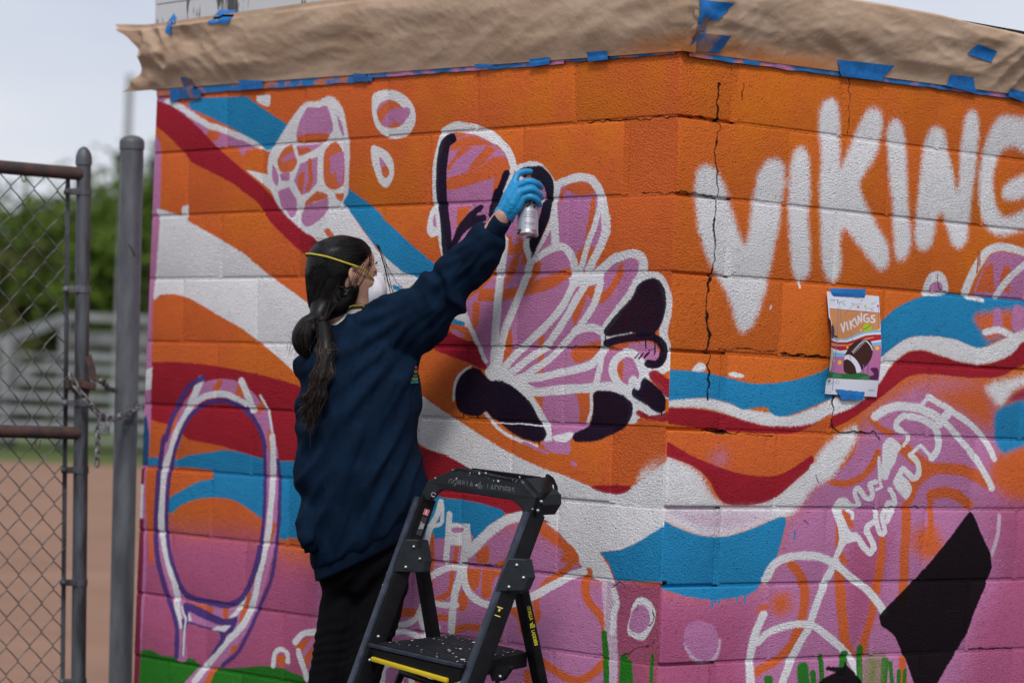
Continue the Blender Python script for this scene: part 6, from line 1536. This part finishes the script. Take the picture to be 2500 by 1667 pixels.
# ------------------------------------------------------------------ printed colour plan taped to the right wall
def poster_image():
    W, H = 330, 640; k = W / 632.0
    img = np.ones((H, W, 3), np.float32) * np.array((.72, .72, .80), np.float32)
    yy, xx = np.mgrid[0:H, 0:W]
    def cv(p): return ((p[0] - 173) * k, (p[1] - .075 * (p[0] - 173) - 150) * H / 1230.0)
    def poly(c, pts, sp=True):
        q = np.array([cv(p) for p in pts]); q = spline(q, True, 3) if sp else q; q2 = np.roll(q, -1, axis=0); m = np.zeros((H, W), bool)
        for j in range(max(0, int(q[:, 1].min())), min(H, int(q[:, 1].max()) + 1)):
            y = j + .5; hit = (q[:, 1] <= y) != (q2[:, 1] <= y)
            if hit.any():
                xs = np.sort(q[hit, 0] + (y - q[hit, 1]) / (q2[hit, 1] - q[hit, 1]) * (q2[hit, 0] - q[hit, 0]))
                for a, b in zip(xs[::2], xs[1::2]): m[j, max(0, int(math.ceil(a - .5))):max(0, int(math.ceil(b - .5)))] = True
        img[m] = c
    def line(c, w, pts, sp=True):
        q = np.array([cv(p) for p in pts]); q = spline(q, False, 3) if sp and len(q) > 2 else q; m = np.zeros((H, W), bool); w = w * k / 2
        for a, b in zip(q[:-1], q[1:]):
            d = b - a; t = np.clip(((xx - a[0]) * d[0] + (yy - a[1]) * d[1]) / (d @ d + 1e-9), 0, 1); m |= np.hypot(xx - a[0] - t * d[0], yy - a[1] - t * d[1]) < max(w, .55)
        img[m] = c
    T = lambda s: [tuple(float(c) for c in t.split(',')) for t in s.split()]
    orange, wht, redc, ltb, pnk, brn, yel, drk = (.62, .26, .10), (.72, .72, .78), (.45, .02, .03), (.22, .48, .70), (.52, .16, .34), (.055, .018, .014), (.80, .55, .05), (.05, .05, .08)
    poly(orange, T('192,352 806,400 780,1215 175,1180'), False)
    poly(pnk, T('170,930 240,925 400,930 560,900 800,780 830,1230 150,1190'), False)
    poly(ltb, T('170,700 300,720 420,715 520,670 640,620 730,610 830,600 830,790 720,800 600,870 400,935 260,935 170,900'), False)
    poly(wht, T('170,712 300,738 420,735 520,695 640,650 740,640 830,640 830,745 700,770 560,860 400,895 260,880 170,850'), False)
    poly(redc, T('170,730 300,760 420,760 520,730 640,680 740,665 830,665 830,725 720,745 600,800 480,850 340,862 170,820'), False)
    poly((.62, .26, .14), T('170,760 300,785 430,790 540,755 640,710 730,692 740,700 640,735 520,790 400,808 280,808 170,798'), False)
    for x, y, r in ((342, 1003, 25), (270, 980, 12), (432, 822, 14), (765, 830, 22), (590, 612, 14), (345, 725, 12), (785, 605, 12)): poly(yel, [(x + r * math.cos(a), y + r * 1.15 * math.sin(a)) for a in [i * PI / 5 for i in range(10)]])
    poly((.02, .16, .05), T('165,1120 260,1120 400,1140 560,1130 640,1140 700,1170 690,1215 165,1180')); poly((.05, .24, .08), T('270,1140 340,1140 375,1180 270,1185')); poly((.05, .24, .08), T('590,1190 660,1170 740,1200 740,1218 590,1210'))
    poly((.10, .02, .09), T('700,1080 780,1080 790,1215 695,1205 710,1170 745,1150'))
    poly(brn, T('392,990 400,930 430,860 480,790 550,740 620,722 690,745 718,810 718,900 690,990 640,1060 590,1110 545,1140 460,1145 400,1110'))
    poly(wht, T('400,975 405,925 460,912 530,960 580,1040 597,1110 550,1130 530,1060 480,990 430,965')); poly(wht, T('625,728 660,742 700,790 716,830 716,862 690,800 660,760'))
    line(wht, 7, T('500,880 560,800 625,745'))
    for i in range(9): t = i / 8; x, y = 500 + 125 * t, 880 - 135 * t; line(wht, 6, [(x - 14, y - 14), (x + 14, y + 14)], False)
    line(drk, 5, T('462,925 475,965'))
    poly((.42, .55, .02), [(662 + 47 * math.cos(a), 582 + 55 * math.sin(a)) for a in [i * PI / 7 for i in range(14)]]); line(drk, 6, T('622,600 650,590 700,545'))
    poly(drk, T('180,560 225,560 250,610 245,680 210,715 180,715')); line((.12, .02, .03), 22, T('250,685 290,695')); poly((.62, .48, .34), T('172,850 225,850 245,930 235,1050 200,1100 170,1090'))
    for a, b in (((240, 980), (240, 1100)), ((622, 1030), (622, 1125)), ((670, 1020), (672, 1130))): line((.20, .10, .38), 13, [a, b], False)
    for t in ('338,540 372,632 384,520', '408,520 430,610', '450,500 468,598', '496,480 462,540 518,572', '512,468 545,552', '560,530 552,440 595,515 590,405', '660,420 628,430 625,490 650,510 680,500 680,470 655,470', '742,432 712,440 715,465 742,480 738,512 705,512'): line(wht, 18, T(t), len(t.split()) > 4)
    line((.05, .22, .42), 9, T('305,245 306,300'), False); line((.05, .22, .42), 7, T('306,340 300,500 290,700 280,900 272,1250 270,1335'))
    for t in ('320,260 335,290 345,262 360,288 372,258', '375,262 400,255', '365,300 385,290 395,305 380,320 368,308', '465,290 500,285', '482,290 492,315 520,295 540,305 560,290 600,300', '490,310 380,430', '655,350 680,340 700,352 745,335', '705,365 725,358 732,372 715,380 706,368', '710,300 722,285 735,298 750,275 775,262', '585,245 600,238 605,255 590,262 584,250', '325,280 338,530', '645,340 643,410', '792,320 780,600', '460,640 492,735', '300,1240 320,1220 345,1235 335,1258 310,1255 302,1240', '240,1220 200,1270 290,1240', '175,1355 200,1358', '228,1358 255,1360', '225,185 250,188'): line((.12, .12, .16), 3.5, T(t))
    for c, x, y in (((.62, .26, .10), 553, 332), ((.50, .60, .10), 640, 322), ((.62, .16, .34), 788, 317), ((.08, .20, .12), 218, 1225)): poly(c, [(x + 15 * math.cos(a), y + 18 * math.sin(a)) for a in [i * PI / 5 for i in range(10)]])
    line((.30, .02, .05), 5, T('192,352 806,400'), False); line((.15, .10, .12), 4, T('178,1182 780,1218'), False)
    s_ = np.where(img <= .0031308, img * 12.92, 1.055 * np.clip(img, 1e-6, 1) ** (1 / 2.4) - .055); buf = np.ones((H, W, 4), np.float32); buf[..., :3] = s_[::-1]
    im = bpy.data.images.new('colour_plan', W, H); im.pixels.foreach_set(np.ascontiguousarray(buf).ravel()); im.update(); im.pack(); return im
m, nt, bs = mat_new('printed_plan'); uvn = N(nt, 'ShaderNodeUVMap'); ti = N(nt, 'ShaderNodeTexImage', {0: uvn.outputs[0]}, image=poster_image(), extension='EXTEND'); nt.links.new(ti.outputs[0], bs.inputs['Base Color']); bs.inputs['Roughness'].default_value = .75; bs.inputs['Specular IOR Level'].default_value = .2
def yz(px, py): u, z = on_plane('R', px, py, .008); return u, z
Qp = lambda x, y: (1980 + x / 4.9, 680 + y / 4.9)
c_ = [Vector(yz(*Qp(*p))) for p in ((185, 153), (820, 212), (790, 1415), (162, 1378))]
rows = []; NI = 16
for i in range(NI + 1):
    row = []
    for j in range(25):
        a, b = i / NI, j / 24; q = c_[0].lerp(c_[1], a).lerp(c_[3].lerp(c_[2], a), b)
        off = .006 + .005 * math.sin(b * PI) + .006 * (abs(a - .5) * 2) ** 3 * math.sin(b * PI) + .003 * math.sin(a * 5 + b * 4) * math.sin(b * PI) + (.010 * (a < .12) * (.12 - a) / .12 * (1 if abs(b - .55) < .3 else .3))
        row.append(Vector((off, q.x, q.y)))
    rows.append(row)
pv, pf = from_grid(rows); me = mesh('colour_plan', pv, pf); uvl = me.uv_layers.new(name='UVMap')
for lp_ in me.loops: vi = lp_.vertex_index; uvl.data[lp_.index].uv = ((vi // 25) / NI, 1 - (vi % 25) / 24)
plan = link('colour_plan_sheet', me, m, None, smooth=True)
tag(plan, 'small printed football and VIKINGS colour plan taped under the white letters', 'paper sheet')
def wall_tape(pts, seed):
    uz = [Vector(yz(*Qp(*p))) for p in pts]; rows = []
    for i in range(15):
        a = i / 14; row = []
        for j in range(7):
            b = j / 6; q = uz[0].lerp(uz[1], a).lerp(uz[3].lerp(uz[2], a), b); q.y += .002 * noise.noise(Vector((a * 9, b, seed))) * (1 if j in (0, 6) else .3); q.x += .003 * noise.noise(Vector((b * 6, seed, a * 2))) * (1 if i in (0, 14) else 0)
            row.append(Vector((.0085 + .0012 * noise.noise(Vector((a * 7, b * 4, seed))) + .004 * (1 - abs(b * 2 - 1)) * .3, q.x, q.y)))
        rows.append(row)
    link('tape', mesh('tape', *from_grid(rows)), M_TAPE, plan, smooth=True)
wall_tape(((268, 208), (640, 226), (656, 126), (215, 116)), 1); wall_tape(((372, 1450), (612, 1455), (642, 1355), (290, 1320)), 2)
for txt, x, y in (('group 1', 243, 255), ('group 2', 702, 1332)):
    me = text_mesh(txt, .0085); u, z = yz(*Qp(x, y))
    for v in me.vertices: v.co = Vector((.0165, u + v.co.x * .95, z + v.co.y - v.co.x * .03))
    link('lettering', me, M_INK, plan)
